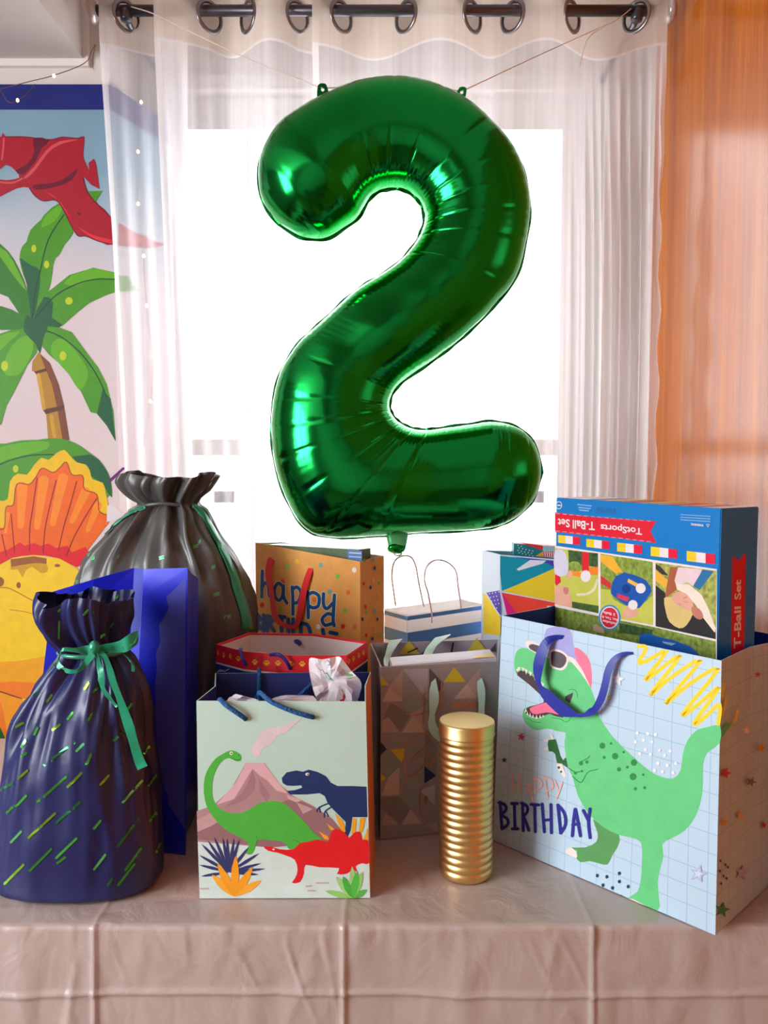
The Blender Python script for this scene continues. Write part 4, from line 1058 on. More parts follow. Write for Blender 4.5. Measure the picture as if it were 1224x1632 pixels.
    for tx, ty, w in ((145,1200,6),(445,1235,6),(180,1130,6.5),(392,1155,6.5),(290,1085,6.5)):
        a_, b_ = q([(280, 1332)])[0], q([(tx, ty)])[0]; d = Vector((b_[0] - a_[0], b_[1] - a_[1])); n_ = Vector((-d.y, d.x)).normalized() * w; md = Vector(a_) + d * .5
        pln.append(poly((250, 176, 56) if (tx % 2) else (246, 162, 36), [a_, tuple(md + n_), b_, tuple(md - n_)], 3))
    for tx, ty, w, c in ((835,1298,5,(150,206,110)),(1090,1290,5,(96,186,76)),(900,1212,6,(166,214,128)),(1000,1148,6,(166,214,128)),(1062,1180,6,(150,206,110)),(942,1210,6,(76,182,66)),(1030,1180,6.5,(86,196,76))):
        a_, b_ = q([(1005, 1345)])[0], q([(tx, ty)])[0]; d = Vector((b_[0] - a_[0], b_[1] - a_[1])); n_ = Vector((-d.y, d.x)).normalized() * w; md = Vector(a_) + d * .5
        pln.append(poly(c, [a_, tuple(md + n_), b_, tuple(md - n_)], 2))
    for p in ([(720,1270),(750,1268)], [(780,1250),(850,1250)], [(730,1297),(775,1297)], [(75,1285),(120,1283)]): pln.append(line((206, 170, 176), q(p), 2.2, 0))
    decal('leaf', root, pl, pln, split=True)
    zr = zt_; fy = (tfl.y + tfr.y) / 2; by = (tbl_.y + tbr_.y) / 2
    def hp(px_, py_, y): return at_y(px_, py_, y)
    tube('rope_handle', [hp(391,1146,fy-.001), hp(388,1143,fy-.006), hp(372,1132,fy-.009), hp(358,1122,fy-.007), hp(350,1115,fy+.004), P3((hp(352,1112,fy+.02).x, fy + .018), zr - .02), P3((hp(395,1112,fy+.03).x, fy + .035), zr - .055),
         P3((hp(420,1112,fy+.03).x, fy + .035), zr - .03), hp(413,1108,fy+.025), hp(416,1105,fy+.008), hp(430,1117,fy-.006), hp(455,1129,fy-.009), hp(480,1138,fy-.009), hp(495,1142,fy-.006), hp(499,1143,fy-.001)], .0034, M_ROPE, root, 8, 4)
    tube('rope_handle', [hp(413,1067,by+.003), hp(413,1070,by-.006), hp(413,1090,by-.010), hp(411,1108,by-.014), P3((hp(405,1112,by).x, by - .02), zr - .045), P3((hp(430,1112,by).x, by - .02), zr - .06), hp(464,1121,by-.022), hp(478,1108,by-.014), hp(496,1091,by-.007), hp(498,1088,by+.003)], .0034, M_ROPE, root, 8, 4)
    return root, fy, by, zr
mb, m_fy, m_by, m_zr = mint_bag()
# dinosaur tissue paper in the mint bag
def tissue(name, label, outline_px, y0, y1, prints, mtl, seed):
    random.seed(seed); pts = catmull([Vector(p) for p in outline_px], 2, True)
    c = sum(pts, Vector((0, 0))) / len(pts); V, Fc = [], []; rings = 4
    ys = [p.y for p in pts]; lo, hi = min(ys), max(ys)
    for side in (0, 1):
        for r in range(rings):
            f_ = 1 - r / rings
            for i, p in enumerate(pts):
                q = c + (p - c) * f_
                t = (q.y - lo) / (hi - lo)
                yy = y0 + .011 * noise.noise(Vector((q.x * .06, q.y * .05, seed))) - .010 * abs(noise.noise(Vector((q.x * .03 + q.y * .02, seed, 1)))) + side * (.002 + .016 * (1 - f_)) + (y1 - y0) * t
                V.append(at_y(q.x, q.y, yy))
        V.append(at_y(c.x, c.y, y0 + (y1 - y0) * .5 + side * .018))
    k = len(pts); per = k * rings + 1
    for side in (0, 1):
        b_ = side * per
        for r in range(rings - 1):
            for i in range(k):
                f = (b_ + r * k + i, b_ + r * k + (i + 1) % k, b_ + (r + 1) * k + (i + 1) % k, b_ + (r + 1) * k + i); Fc.append(f if side else f[::-1])
        for i in range(k):
            f = (b_ + (rings - 1) * k + i, b_ + (rings - 1) * k + (i + 1) % k, b_ + per - 1); Fc.append(f if side else f[::-1])
    for i in range(k): Fc.append((i, (i + 1) % k, per + (i + 1) % k, per + i))
    xs = [v.x for v in V]; zs_ = [v.z for v in V]; yy = [v.y for v in V]
    root = thing(name, ((min(xs) + max(xs)) / 2, (min(yy) + max(yy)) / 2, min(zs_)), label, 'tissue paper')
    obj('sheet', V, Fc, mtl, root)
    if prints: decal('dinosaur_print', root, MeshSurf(V, Fc), prints)
    return root
M_TISS = mat('white_tissue', (236, 228, 234), 0.7)
t8 = lambda p: Z(320, 1000, 4.08, p)
tissue('tissue_paper', 'white tissue paper with tiny dinosaurs sticking up from the mint bag', t8([(705,205),(735,197),(790,208),(880,190),(915,200),(980,285),(1035,340),(1045,395),(1022,470),(1012,600),(780,600),(760,490),(735,420),(720,360),(705,280)]), m_by - .045, m_by - .045, [
    poly((92,180,120), t8([(805,300),(822,290),(835,315),(870,350),(830,335),(812,322)]), 1), line((120,110,120), t8([(765,285),(790,275),(805,300)]), 1.0), poly((110,190,130), t8([(930,320),(955,298),(985,305),(990,325),(965,335),(945,330)]), 1),
    poly((206,40,56), t8([(915,400),(925,420),(942,450),(930,480),(905,485),(903,460)]), 1), line((130,124,140), t8([(825,215),(842,232),(832,245)]), 1.4), line((60,140,90), t8([(730,425),(750,455),(762,485)]), 1.6)], M_TISS, 3)
tissue('tissue_paper', 'crumpled pale tissue paper lying low beside the mint bag handles', t8([(170,475),(200,450),(228,432),(255,455),(280,445),(330,490),(420,500),(480,455),(560,440),(650,442),(730,445),(760,500),(760,620),(170,620)]), m_fy + .045, m_fy + .045, None, M_TISS, 9)

# ================================================================== red-rimmed paw print bag
def paw_bag():
    yf = 1.285; f1 = at_y(389, 1037, yf + .005); f2 = at_y(553, 1045, yf)
    zt_ = f2.z
    rim = [at_z(344, 1027, zt_), at_z(389, 1038, zt_), at_z(467, 1045, zt_), at_z(553, 1045, zt_), at_z(586, 1023, zt_), at_z(500, 1010, zt_), at_z(398, 1008, zt_)]
    rim[5].y = min(rim[5].y, 1.455); rim[6].y = min(rim[6].y, 1.455)
    B = [Vector((p.x, p.y, T1)) for p in rim]
    root = bag_root('gift_bag', B, 'navy gift bag with red rim of yellow paw prints behind the mint bag', group='gift bags')
    c = sum(rim, Vector()) / len(rim); n = len(rim)
    bandz = zt_ - .030
    V, Fc, MI = [], [], []
    def ring(z, ins):
        b_ = len(V)
        for p in rim:
            d = c - p; d.z = 0; q = p + d.normalized() * ins; V.append(Vector((q.x, q.y, z)))
        return b_
    lv = [ring(T1, .004), ring(bandz - .003, 0), ring(bandz, 0), ring(zt_ - .004, 0), ring(zt_, 0), ring(zt_, .002), ring(zt_ - .004, .002), ring(T1 + .002, .006)]
    mi_ = [0, 1, 2, 2, 2, 2, 3]
    for i in range(7):
        for k in range(n): Fc.append((lv[i] + k, lv[i] + (k + 1) % n, lv[i + 1] + (k + 1) % n, lv[i + 1] + k)); MI.append(mi_[i])
    Fc.append(tuple(lv[0] + k for k in range(n))[::-1]); MI.append(0); Fc.append(tuple(lv[7] + k for k in range(n))); MI.append(3)
    obj('body', V, Fc, [mat('blue_print_paper', (30, 66, 140), 0.45), mat('white_edge', (236, 230, 232), 0.5), mat('red_band', (226, 34, 48), 0.45), M_KRAFT], root, MI)
    sf = MeshSurf(V, Fc)
    for x, y, s_ in ((112,166,.55),(150,182,.7),(193,188,.85),(245,204,.9),(352,226,1),(428,231,1.1),(503,233,1.05),(590,238,1),(660,238,1.1),(960,222,.8),(990,203,.8),(1025,182,.8),(1055,166,.7)):
        px_, py_ = t8([(x, y)])[0]; wx = s_ if x < 900 and x > 200 else s_ * .65
        paws = [dot((246, 190, 40), px_, py_ + 1.6, 3.0 * wx, 2.4, 10)]
        for dx, dy in ((-3.4, -.6), (-1.3, -3.2), (1.3, -3.2), (3.4, -.6)): paws.append(dot((246, 190, 40), px_ + dx * wx, py_ + dy, 1.25 * wx, 1.5, 8))
        decal('paw_print', root, sf, paws)
    decal('white_drawing_print', root, sf, [line((196, 206, 230), t8([(110,290),(130,275),(155,285),(185,270)]), 1.6), line((196, 206, 230), t8([(120,285),(150,280)]), 2.2)])
    M_V = mat('violet_cord', (60, 44, 140), 0.5)
    def rb(pts): return [at_y(*p) for p in pts]
    e = lambda x, y: t8([(x, y)])[0]
    for pts in ([(*e(262,140), yf + .02), (*e(258,148), yf - .0), (*e(270,190), yf - .008), (*e(288,235), yf - .006), (*e(293,246), yf + .002)], [(*e(455,176), yf + .012), (*e(500,174), yf - .006), (*e(535,196), yf - .008), (*e(562,230), yf - .008), (*e(582,268), yf + .001)]):
        tube('cord_handle', rb(pts), .0030, M_V, root, 8, 4)
    by = rim[5].y
    for pts in ([(612,96),(625,90),(640,100),(648,115)], [(832,72),(838,92),(852,108),(862,128),(850,130)]):
        tube('cord_knot', [at_y(*e(*p), by - .008) for p in pts], .0042, M_V, root, 8, 3)
    return root
paw_bag()

# ================================================================== orange birthday bag
def confetti(c_list, spots, r): return [dot(c_list[i % len(c_list)], x, y, r) for i, (x, y) in enumerate(spots)]
def orange_bag():
    pR = at_y(574, 895, 1.50); pL = at_y(407, 865, 1.70)
    fl_ = Vector((pL.x, pL.y, 0)); fr_ = Vector((pR.x, pR.y, 0)); pl = vplane(fl_, fr_)
    e = (fr_ - fl_).normalized(); d = Vector((-e.y, e.x, 0)) * .066
    if d.y < 0: d = -d
    br_, bl_ = fr_ + d, fl_ + d
    zb = at_y(606, 886, br_.y).z
    root = bag_root('gift_bag', [fl_, fr_, br_, bl_], 'orange kraft gift bag with confetti dots, blue birthday lettering and red ribbon', group='gift bags')
    m = mat('orange_kraft', (234, 166, 86), 0.6, vary=0.06, vscale=40); s_m = m
    body = gift_bag(root, [P3(fl_, T1), P3(fr_, T1), P3(br_, T1), P3(bl_, T1)], [pL, pR, P3(br_, zb), P3(bl_, pL.z - .004)], m, s_m, m, M_KRAFT, s_m, gus=(.004, .004))
    q = lambda p: Z(380, 840, 4.708, p)
    CF = [(140, 196, 70), (240, 196, 60), (120, 176, 166), (236, 120, 60), (226, 60, 50), (238, 236, 236)]
    spots = [(372,298,0),(440,258,1),(618,285,2),(745,370,0),(685,485,2),(825,490,3),(798,625,0),(785,745,4),(600,748,5),(870,322,5),(330,410,4),(570,545,3),(178,585,4),(318,622,0),(875,750,3),(640,700,3)]
    decal('confetti_dot', root, pl, [dot(CF[k], *q([(x, y)])[0], 3.6, 4.2) for x, y, k in spots], split=True)
    NB, NW = (24, 82, 140), (236, 222, 200)
    strokes = [[(180,330),(178,430),(176,525)], [(178,450),(200,420),(225,440),(232,500),(236,520)], [(330,440),(300,420),(272,460),(275,520),(305,550),(335,510),(338,430),(340,520),(365,570)], [(405,450),(410,540),(410,655)], [(405,470),(440,450),(470,490),(450,560),(412,570)],
               [(520,485),(525,580),(525,680)], [(525,510),(560,490),(605,520),(600,590),(560,605),(530,590)], [(640,500),(640,580),(665,612),(710,570)], [(722,510),(715,620),(712,700),(720,740)], [(715,660),(670,650),(630,690),(650,735),(700,725)],
               [(140,650),(145,770)], [(145,660),(165,690),(145,715),(168,760)], [(190,660),(190,780)], [(220,665),(220,780)], [(220,665),(262,690),(240,730),(270,780)], [(300,670),(350,675)], [(325,672),(325,780)], [(375,690),(375,790)], [(375,740),(410,740)], [(412,690),(412,790)],
               [(470,720),(470,800)], [(470,720),(520,735),(540,790)], [(635,770),(640,810)], [(690,790),(740,800)]]
    decal('lettering', root, pl, [line(NW, q(s_), 7.4, 4) for s_ in strokes[:10]] + [line(NB, q(s_), 5.4 if i < 10 else 6.0, 4) for i, s_ in enumerate(strokes)])
    sp = vplane(fr_, br_); sp.n = Vector((e.x, e.y, 0)); 
    decal('confetti_dot', root, sp, [dot(CF[k % 6] if k < 6 else (60, 70, 110), *q([(x, y)])[0], 1.9, 3.2) for x, y, k in ((945,250,0),(1010,250,2),(1022,308,7),(1012,400,1),(940,425,4),(990,453,8),(1055,420,0),(1058,510,1),(952,598,4),(962,640,0),(1022,630,2),(1042,692,7),(930,692,8),(985,730,1),(958,812,4),(1030,785,1),(1005,838,7),(1068,800,0))], split=True)
    M_RED = mat('red_grosgrain', (226, 20, 36), 0.5, sheen=.2)
    yb = lambda x: 1.70 + (1.50 - 1.70) * ((380 + x / 4.708) - 407) / (574 - 407)
    rows = [((270,212),(285,240),.004),((225,235),(265,260),-.006),((205,300),(250,310),-.012),((205,380),(250,380),-.014),((225,470),(262,460),-.014),((240,580),(275,565),-.013),((255,680),(292,650),-.012),((290,725),(325,705),-.012),((340,750),(360,725),-.012),((400,765),(405,735),-.012),((450,745),(425,710),-.012),((480,670),(440,640),-.013),((500,560),(455,540),-.014),((520,450),(480,430),-.014),((550,350),(510,340),-.012),((570,280),(540,280),.002)]
    R = []
    for a_, b_, o_ in rows: R.append((q([a_])[0], q([b_])[0], (yb(a_[0]) + o_, yb(b_[0]) + o_)))
    px_ribbon('ribbon_handle', R, M_RED, root, .0008)
    return root, fl_, fr_, d
ob, o_fl, o_fr, o_d = orange_bag()
# slim present in the orange bag
def slab(name, label, cat, a, b, d, z0, za, zb_, m_side, m_top, extra=None):
    V = [P3(a, z0), P3(b, z0), P3(b + d, z0), P3(a + d, z0), P3(a, za), P3(b, zb_), P3(b + d, zb_), P3(a + d, za)]
    root = thing(name, tuple((V[0] + V[2]) / 2), label, cat)
    o = obj('box', V, [(0,3,2,1),(0,1,5,4),(1,2,6,5),(2,3,7,6),(3,0,4,7),(4,5,6,7)], [m_side, m_top], root, [0,0,0,0,0,1])
    return root
e_o = (o_fr - o_fl)
a_ = o_fl + o_d * .28 + e_o * .06; b_ = o_fl + o_d * .28 + e_o * .93
za_ = at_y(432, 868, a_.y).z; zb_ = at_y(576, 876, b_.y).z
pr = slab('boxed_present', 'slim grey and green boxed present peeking out of the orange bag', 'present', a_, b_, o_d * .5, T1 + .0018, za_, zb_, mat('grey_green_card', (110, 124, 96), 0.3, vary=.3, vscale=25), mat('pale_grey_card', (190, 186, 184), 0.3))
c_ = a_ + (b_ - a_) * .80
pp = vplane(a_, b_)
decal('label_print', pr, pp, [flat((96, 140, 196), [(554, 876), (577, 878), (577, 899), (554, 896)]), line((226, 230, 236), [(557, 881), (575, 882)], 1.6, 0), line((226, 230, 236), [(557, 887), (575, 888)], 1.2, 0)])

# ================================================================== striped paper bag with twisted handles
def striped_bag():
    fl_ = at_y(649, 980, 1.56); fr_ = at_y(772, 962.5, 1.676)
    zt_ = (fl_.z + fr_.z) / 2; fl_.z = fr_.z = zt_
    e = Vector((fr_.x - fl_.x, fr_.y - fl_.y, 0)).normalized(); d = Vector((-e.y, e.x, 0)) * .072
    bl_ = Vector((at_y(613, 977, 1.62).x, 1.62, zt_)); br_ = fr_ + d
    root = bag_root('paper_bag', [fl_, fr_, br_, bl_], 'white paper bag with blue stripes and thin twisted handles at the window', group='gift bags')
    m = sheer_material('thin_white_kraft', 0.97, (240, 236, 234), 0.02)
    gift_bag(root, [P3(p, T1) for p in (fl_, fr_, br_, bl_)], [fl_, fr_, br_, bl_], m, m, m, m, m, gus=(.0, .004))
    BS = (92, 146, 214)
    pf = vplane(fl_, fr_); ps = vplane(bl_, fl_)
    if ps.n.dot(EYE - ps.o) < 0: ps.n = -ps.n
    q = lambda p: Z(600, 860, 4.08, p)
    st_ = []; ss = []
    H0 = zt_ - T1
    def stripe(pa, pb, z0, z1, plane, name):
        nrm = plane.n * .0005
        return [P3(pa, z0) + nrm, P3(pb, z0) + nrm, P3(pb, z1) + nrm, P3(pa, z1) + nrm]
    tops = [(.003, .011), (.035, .060), (.088, .113), (.141, .166), (.194, .219), (.247, .272)]
    for nm, pa, pb, plane in (('front_stripe', fl_, fr_, pf), ('side_stripe', bl_, fl_, ps)):
        for t0, t1 in tops:
            V = stripe(pa, pb, zt_ - t1, zt_ - t0, plane, nm); obj(nm, V, [(0, 1, 2, 3)], ink(BS), root)
    M_TW = mat('twisted_white_paper', (226, 206, 202), 0.7)
    f_mid = (fl_ + fr_) / 2
    def yy(x): return fl_.y + (fr_.y - fl_.y) * ((600 + x / 4.08) - 649) / (772 - 649)
    tube('twisted_handle', [at_y(*q([p])[0], yy(p[0]) - .002) for p in ((360,540),(358,470),(335,350),(312,260),(325,180),(370,138),(425,135),(480,160),(518,210),(530,300),(545,400),(548,450))], .0017, M_TW, root, 6, 4)
    tube('twisted_handle', [at_y(*q([p])[0], yy(p[0] + 160) + .01) for p in ((125,430),(112,340),(100,240),(110,160),(140,118),(180,105),(225,115),(255,170),(275,280),(300,400),(310,435))], .0017, M_TW, root, 6, 4)
    return root
striped_bag()

# ================================================================== triangle print bag
def triangle_bag():
    fl_ = at_z(606, 1339); fr_ = at_z(797, 1318); pl = vplane(fl_, fr_)
    tfl = topz(pl, 607, 1063); tfr = topz(pl, 794, 1054)
    zt_ = (tfl.z + tfr.z) / 2
    tbl_ = at_z(590, 1025, zt_); tbr_ = at_z(793, 1017, zt_)
    tbl_.y = min(tbl_.y, 1.48); tbr_.y = min(tbr_.y, 1.50)
    bl_ = Vector((tbl_.x + .006, tbl_.y - .01, 0)); br_ = Vector((tbr_.x + .0, tbr_.y - .01, 0))
    root = bag_root('gift_bag', [fl_, fr_, br_, bl_], 'taupe gift bag with triangle pattern and rose gold script behind the gold tin', group='gift bags')
    m = mat('taupe_paper', (150, 140, 138), 0.5, vary=0.05, vscale=30); sm = m; inn = mat('lavender_inside', (168, 160, 172), 0.55)
    gift_bag(root, [P3(fl_, T1), P3(fr_, T1), P3(br_, T1), P3(bl_, T1)], [tfl, tfr, P3(tbr_, zt_), P3(tbl_, zt_)], m, sm, m, inn, mat('pale_rim', (214, 206, 208), 0.5), gus=(.0, .0))
    q = lambda p: Z(590, 1000, 4.662, p)
    PK, PL, DK, YL, NV, GG, LV, TB = (196, 168, 156), (180, 156, 146), (92, 86, 90), (206, 184, 44), (36, 42, 86), (140, 148, 134), (176, 168, 176), (132, 122, 118)
    tri = [(TB, [(150,560),(300,640),(222,778),(88,690)]), (YL, [(545,405),(625,295),(712,405)]), (YL, [(80,432),(80,360),(138,427)]), (PL, [(142,440),(240,315),(240,545),(90,552)]), (PK, [(90,552),(145,440),(240,548)]), (DK, [(440,302),(545,415),(530,460),(440,505)]), (PL, [(620,530),(820,300),(805,520)]), (PK, [(620,530),(720,420),(790,525)]),
           (GG, [(240,552),(415,552),(310,632)]), (PK, [(235,782),(325,640),(412,780)]), (PL, [(85,782),(88,690),(135,665),(222,778)]), (LV, [(240,310),(430,305),(430,545),(240,545)][:3]), (YL, [(150,905),(258,900),(235,1005)]), (NV, [(402,1030),(492,1100),(402,1160)]), (NV, [(78,850),(122,905),(78,948)]),
           (GG, [(90,960),(150,905),(235,1008),(110,1130)]), (PK, [(85,1250),(130,1120),(216,1035),(216,1246)]), (YL, [(78,1148),(80,1090),(118,1120)]), (GG, [(220,1255),(372,1210),(300,1342)]), (TB, [(80,1260),(220,1255),(300,1342),(225,1460),(120,1380),(78,1340)]), (PK, [(235,1462),(300,1352),(388,1457)]), (PL, [(80,1465),(120,1380),(212,1467)]), (LV, [(370,1210),(480,1165),(480,1330)]), (PL, [(400,1465),(500,1440),(500,1525)]),
           (GG, [(820,500),(950,480),(950,700)]), (PL, [(300,640),(430,560),(430,780)][:3]), (TB, [(410,785),(500,900),(490,1100),(402,1030)])]
    decal('triangle', root, pl, [flat(c, q(p)) for c, p in tri], split=True)
    RG = (196, 134, 112); m_rg = mat('rose_gold_foil', (206, 140, 112), 0.3, 0.8)
    sc = [[(405,490),(400,600),(395,710)], [(530,410),(525,500),(520,600)], [(272,640),(340,652),(425,618)], [(600,590),(622,565),(632,592),(655,562),(660,592)], [(672,592),(690,560),(702,560),(700,592),(722,556),(740,556)], [(735,592),(760,552),(770,590),(798,545)], [(885,555),(884,602)],
          [(272,828),(252,950),(268,1112)], [(290,885),(355,795),(428,790),(412,870),(300,985),(385,955),(400,1015),(335,1090),(272,1115)], [(428,935),(420,990),(432,1022)], [(448,1030),(462,965),(470,990),(500,930)], [(382,1188),(366,1280),(380,1396)], [(362,1192),(418,1165)], [(412,1252),(402,1290),(415,1310),(430,1280),(418,1252)]]
    decal('script_lettering', root, pl, [line(RG, q(s_), 1.9, 5) for s_ in sc], mats={RG: m_rg})
    # pattern printed on the inside of the back panel
    pb = vplane(tbl_, tbr_); pb.o = pb.o + pb.n * .004
    decal('inside_triangle', root, pb, [flat((212, 196, 70), q([(210,198),(290,98),(370,198)])), flat((212, 196, 70), q([(718,180),(790,78),(868,176)])), flat((70, 66, 72), q([(380,198),(455,98),(470,98),(410,198)])), flat((80, 76, 84), q([(884,180),(935,112),(935,178)])), flat((150,150,142), q([(20,215),(110,105),(110,212)])),
          line((34, 30, 40), q([(280,186),(350,155)]), 2.2, 0), line((34, 36, 80), q([(603,188),(616,118)]), 2.6, 0)], split=True)
    M_MT = mat('mint_ribbon', (176, 214, 198), 0.35, sheen=.2)
    yf = lambda x: fl_.y + (fr_.y - fl_.y) * ((590 + x / 4.662) - 606) / (797 - 606)
    rows = [((465,375),(480,360),.002),((440,470),(505,470),-.006),((438,560),(510,545),-.010),((440,640),(495,600),-.012),((430,720),(480,660),-.012),((450,790),(500,740),-.012),((520,850),(560,800),-.012),((640,870),(650,820),-.012),((760,830),(730,790),-.012),((840,700),(795,680),-.012),((850,600),(805,600),-.010),((855,500),(800,500),-.008),((850,440),(795,440),-.006),((820,350),(800,345),.002)]
    px_ribbon('ribbon_handle', [(q([a_])[0], q([b_])[0], yf(a_[0]) + o_) for a_, b_, o_ in rows], M_MT, root, .0008)
    yb_ = (tbl_.y + tbr_.y) / 2
    for rows in ([((150,95),(240,85),yb_-.004),((130,130),(210,120),yb_-.02),((115,190),(165,190),yb_-.05),((100,240),(140,250),yb_-.075),((105,285),(130,290),yb_-.10)], [((490,75),(600,50),yb_-.002),((470,90),(580,68),yb_-.012),((420,150),(500,130),yb_-.035),((395,200),(465,190),yb_-.055),((380,240),(435,235),yb_-.075),((375,275),(420,275),yb_-.10)]):
        px_ribbon('back_ribbon', [(q([a_])[0], q([b_])[0], y_) for a_, b_, y_ in rows], M_MT, root, .0008)
    return root, tfl, tfr, P3(tbr_, zt_), P3(tbl_, zt_), fl_, fr_, br_, bl_
tri_, tA, tB, tC, tD, bA, bB, bC, bD = triangle_bag()
# pale boxed present inside it
n_in = Vector((bD.x - bA.x, bD.y - bA.y, 0)).normalized()
e_in = Vector((bB.x - bA.x, bB.y - bA.y, 0))
a_ = Vector((bA.x, bA.y, 0)) + n_in * .006 + e_in * .10; b_ = Vector((bA.x, bA.y, 0)) + n_in * .006 + e_in * .96
pz = at_y(640, 1061, a_.y).z
pb_ = slab('boxed_present', 'pale lavender boxed present with a yellow corner inside the triangle print bag', 'present', a_, b_, n_in * .055, T1 + .0018, pz, pz + .004, mat('pale_lavender_card', (206, 196, 206), 0.4), mat('pale_lavender_card', (206, 196, 206), 0.4))
tz_ = pz + .0046
V = [P3(b_ - e_in * .20, tz_), P3(b_ - e_in * .01, tz_), P3(b_ - e_in * .01 + n_in * .02, tz_), P3(b_ - e_in * .16 + n_in * .02, tz_), ]
obj('yellow_corner', V, [(0, 1, 2, 3)], mat('yellow_card', (240, 206, 40), 0.4), pb_)
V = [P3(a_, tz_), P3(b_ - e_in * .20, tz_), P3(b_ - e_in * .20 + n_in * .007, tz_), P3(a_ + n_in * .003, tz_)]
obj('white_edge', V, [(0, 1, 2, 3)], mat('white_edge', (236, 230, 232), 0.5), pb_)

# ================================================================== geometric colour bag
def colour_bag():
    fl_ = at_y(797, 884, 1.56); fr_ = at_y(905, 893, 1.535); bl_ = at_y(768, 877, 1.635); br_ = at_y(895, 880, 1.66)
    root = bag_root('gift_bag', [fl_, fr_, br_, bl_], 'gift bag with bold teal, yellow, red and purple shapes behind the boxed toy set', group='gift bags')
    m = mat('pale_blue_paper', (206, 220, 236), 0.4)
    gift_bag(root, [P3(p, T1) for p in (fl_, fr_, br_, bl_)], [fl_, fr_, br_, bl_], m, m, m, mat('teal_inside', (120, 170, 176), 0.5), m, gus=(.0, .004))
    pf = vplane(fl_, fr_); ps = vplane(bl_, fl_)
    if ps.n.dot(EYE - ps.o) < 0: ps.n = -ps.n
    q = lambda p: Z(600, 860, 4.08, p)
    decal('front_print', root, pf, [flat((0, 146, 170), q([(804,105),(1240,150),(1240,160),(815,335),(804,220)])), flat((72, 60, 170), q([(880,110),(1240,145),(1240,190),(1150,176),(1100,150)])), flat((226, 222, 232), q([(912,192),(1000,132),(1105,136),(1080,156),(922,202)])), flat((240, 206, 40), q([(820,336),(1240,150),(1240,420)])), flat((240, 66, 50), q([(818,345),(1240,424),(1240,520),(850,496)])), flat((222, 24, 130), q([(812,338),(850,497),(920,490)])), flat((236, 232, 236), q([(1110,430),(1240,440),(1240,540),(1110,510)])), flat((30, 60, 120), q([(1115,430),(1160,480),(1160,500),(1135,480)]))])
    dots = [flat((72, 52, 168), q([(715,345),(800,330),(806,400),(806,492),(790,470)])), flat((240, 206, 40), q([(694,345),(715,360),(800,500),(806,505),(806,622),(696,612)]))]
    for i in range(4):
        for j in range(5): dots.append(dot((226, 222, 240), *q([(735 + i * 20 + j * 7, 352 + j * 24 - i * 4)])[0], .9))
    decal('side_print', root, ps, dots[:2] + [d_ for d_ in dots[2:] if d_[2][0][0] < 797])
    return root, fl_, fr_, bl_, br_
cb, cA, cB, cD, cC = colour_bag()
a_ = at_y(819, 866, 1.60); b_ = at_y(892, 872, 1.60)
wr = slab('wrapped_present', 'slim wrapped present in dotted teal and red paper inside the geometric bag', 'present', Vector((a_.x, 1.60, 0)), Vector((b_.x, 1.60, 0)), Vector((0, .03, 0)), T1 + .0018, a_.z, b_.z, mat('teal_wrap', (30, 128, 140), 0.4), mat('red_wrap', (226, 60, 60), 0.4))
q7 = lambda p: Z(600, 860, 4.08, p)
wp = Plane((0, 1.60, 0), (0, -1, 0))
decal('pattern_print', wr, wp, [flat((226, 56, 58), q7([(940,20),(1080,38),(1080,72)])), flat((240, 190, 40), q7([(1030,108),(1080,80),(1080,112)])), flat((150, 204, 216), q7([(1082,40),(1190,52),(1190,82),(1082,76)])), flat((238, 232, 236), q7([(1082,78),(1190,84),(1190,122),(1082,112)]))] +
      [line((222, 30, 60), q7([(1088 + 14 * i, 80), (1090 + 14 * i, 112)]), 1.6, 0) for i in range(7)] + [dot((230, 236, 236), *q7([(920 + i * 22 + (j % 2) * 8, 38 + j * 16 + i * 5)])[0], .9) for i in range(5) for j in range(4) if not (j == 0 and i > 1)])

# ================================================================== big dinosaur birthday bag
def grid_paper(name, base_rgb, line_rgb, cell):
    m = bpy.data.materials.new(name); m.use_nodes = True
    nt = m.node_tree; b = nt.nodes['Principled BSDF']; b.inputs['Roughness'].default_value = 0.42
    uv = nt.nodes.new('ShaderNodeUVMap'); uv.uv_map = 'UVMap'
    sp = nt.nodes.new('ShaderNodeSeparateXYZ'); nt.links.new(uv.outputs[0], sp.inputs[0])
    outs = []
    for ax in ('X', 'Y'):
        mo = nt.nodes.new('ShaderNodeMath'); mo.operation = 'PINGPONG'; mo.inputs[1].default_value = cell / 2
        nt.links.new(sp.outputs[ax], mo.inputs[0])
        lt = nt.nodes.new('ShaderNodeMath'); lt.operation = 'LESS_THAN'; lt.inputs[1].default_value = 0.0006
        nt.links.new(mo.outputs[0], lt.inputs[0]); outs.append(lt)
    mxm = nt.nodes.new('ShaderNodeMath'); mxm.operation = 'MAXIMUM'
    nt.links.new(outs[0].outputs[0], mxm.inputs[0]); nt.links.new(outs[1].outputs[0], mxm.inputs[1])
    mix = nt.nodes.new('ShaderNodeMix'); mix.data_type = 'RGBA'
    mix.inputs[6].default_value = tuple(lin(c) for c in base_rgb) + (1,); mix.inputs[7].default_value = tuple(lin(c) for c in line_rgb) + (1,)
    nt.links.new(mxm.outputs[0], mix.inputs[0]); nt.links.new(mix.outputs[2], b.inputs['Base Color'])
    return m
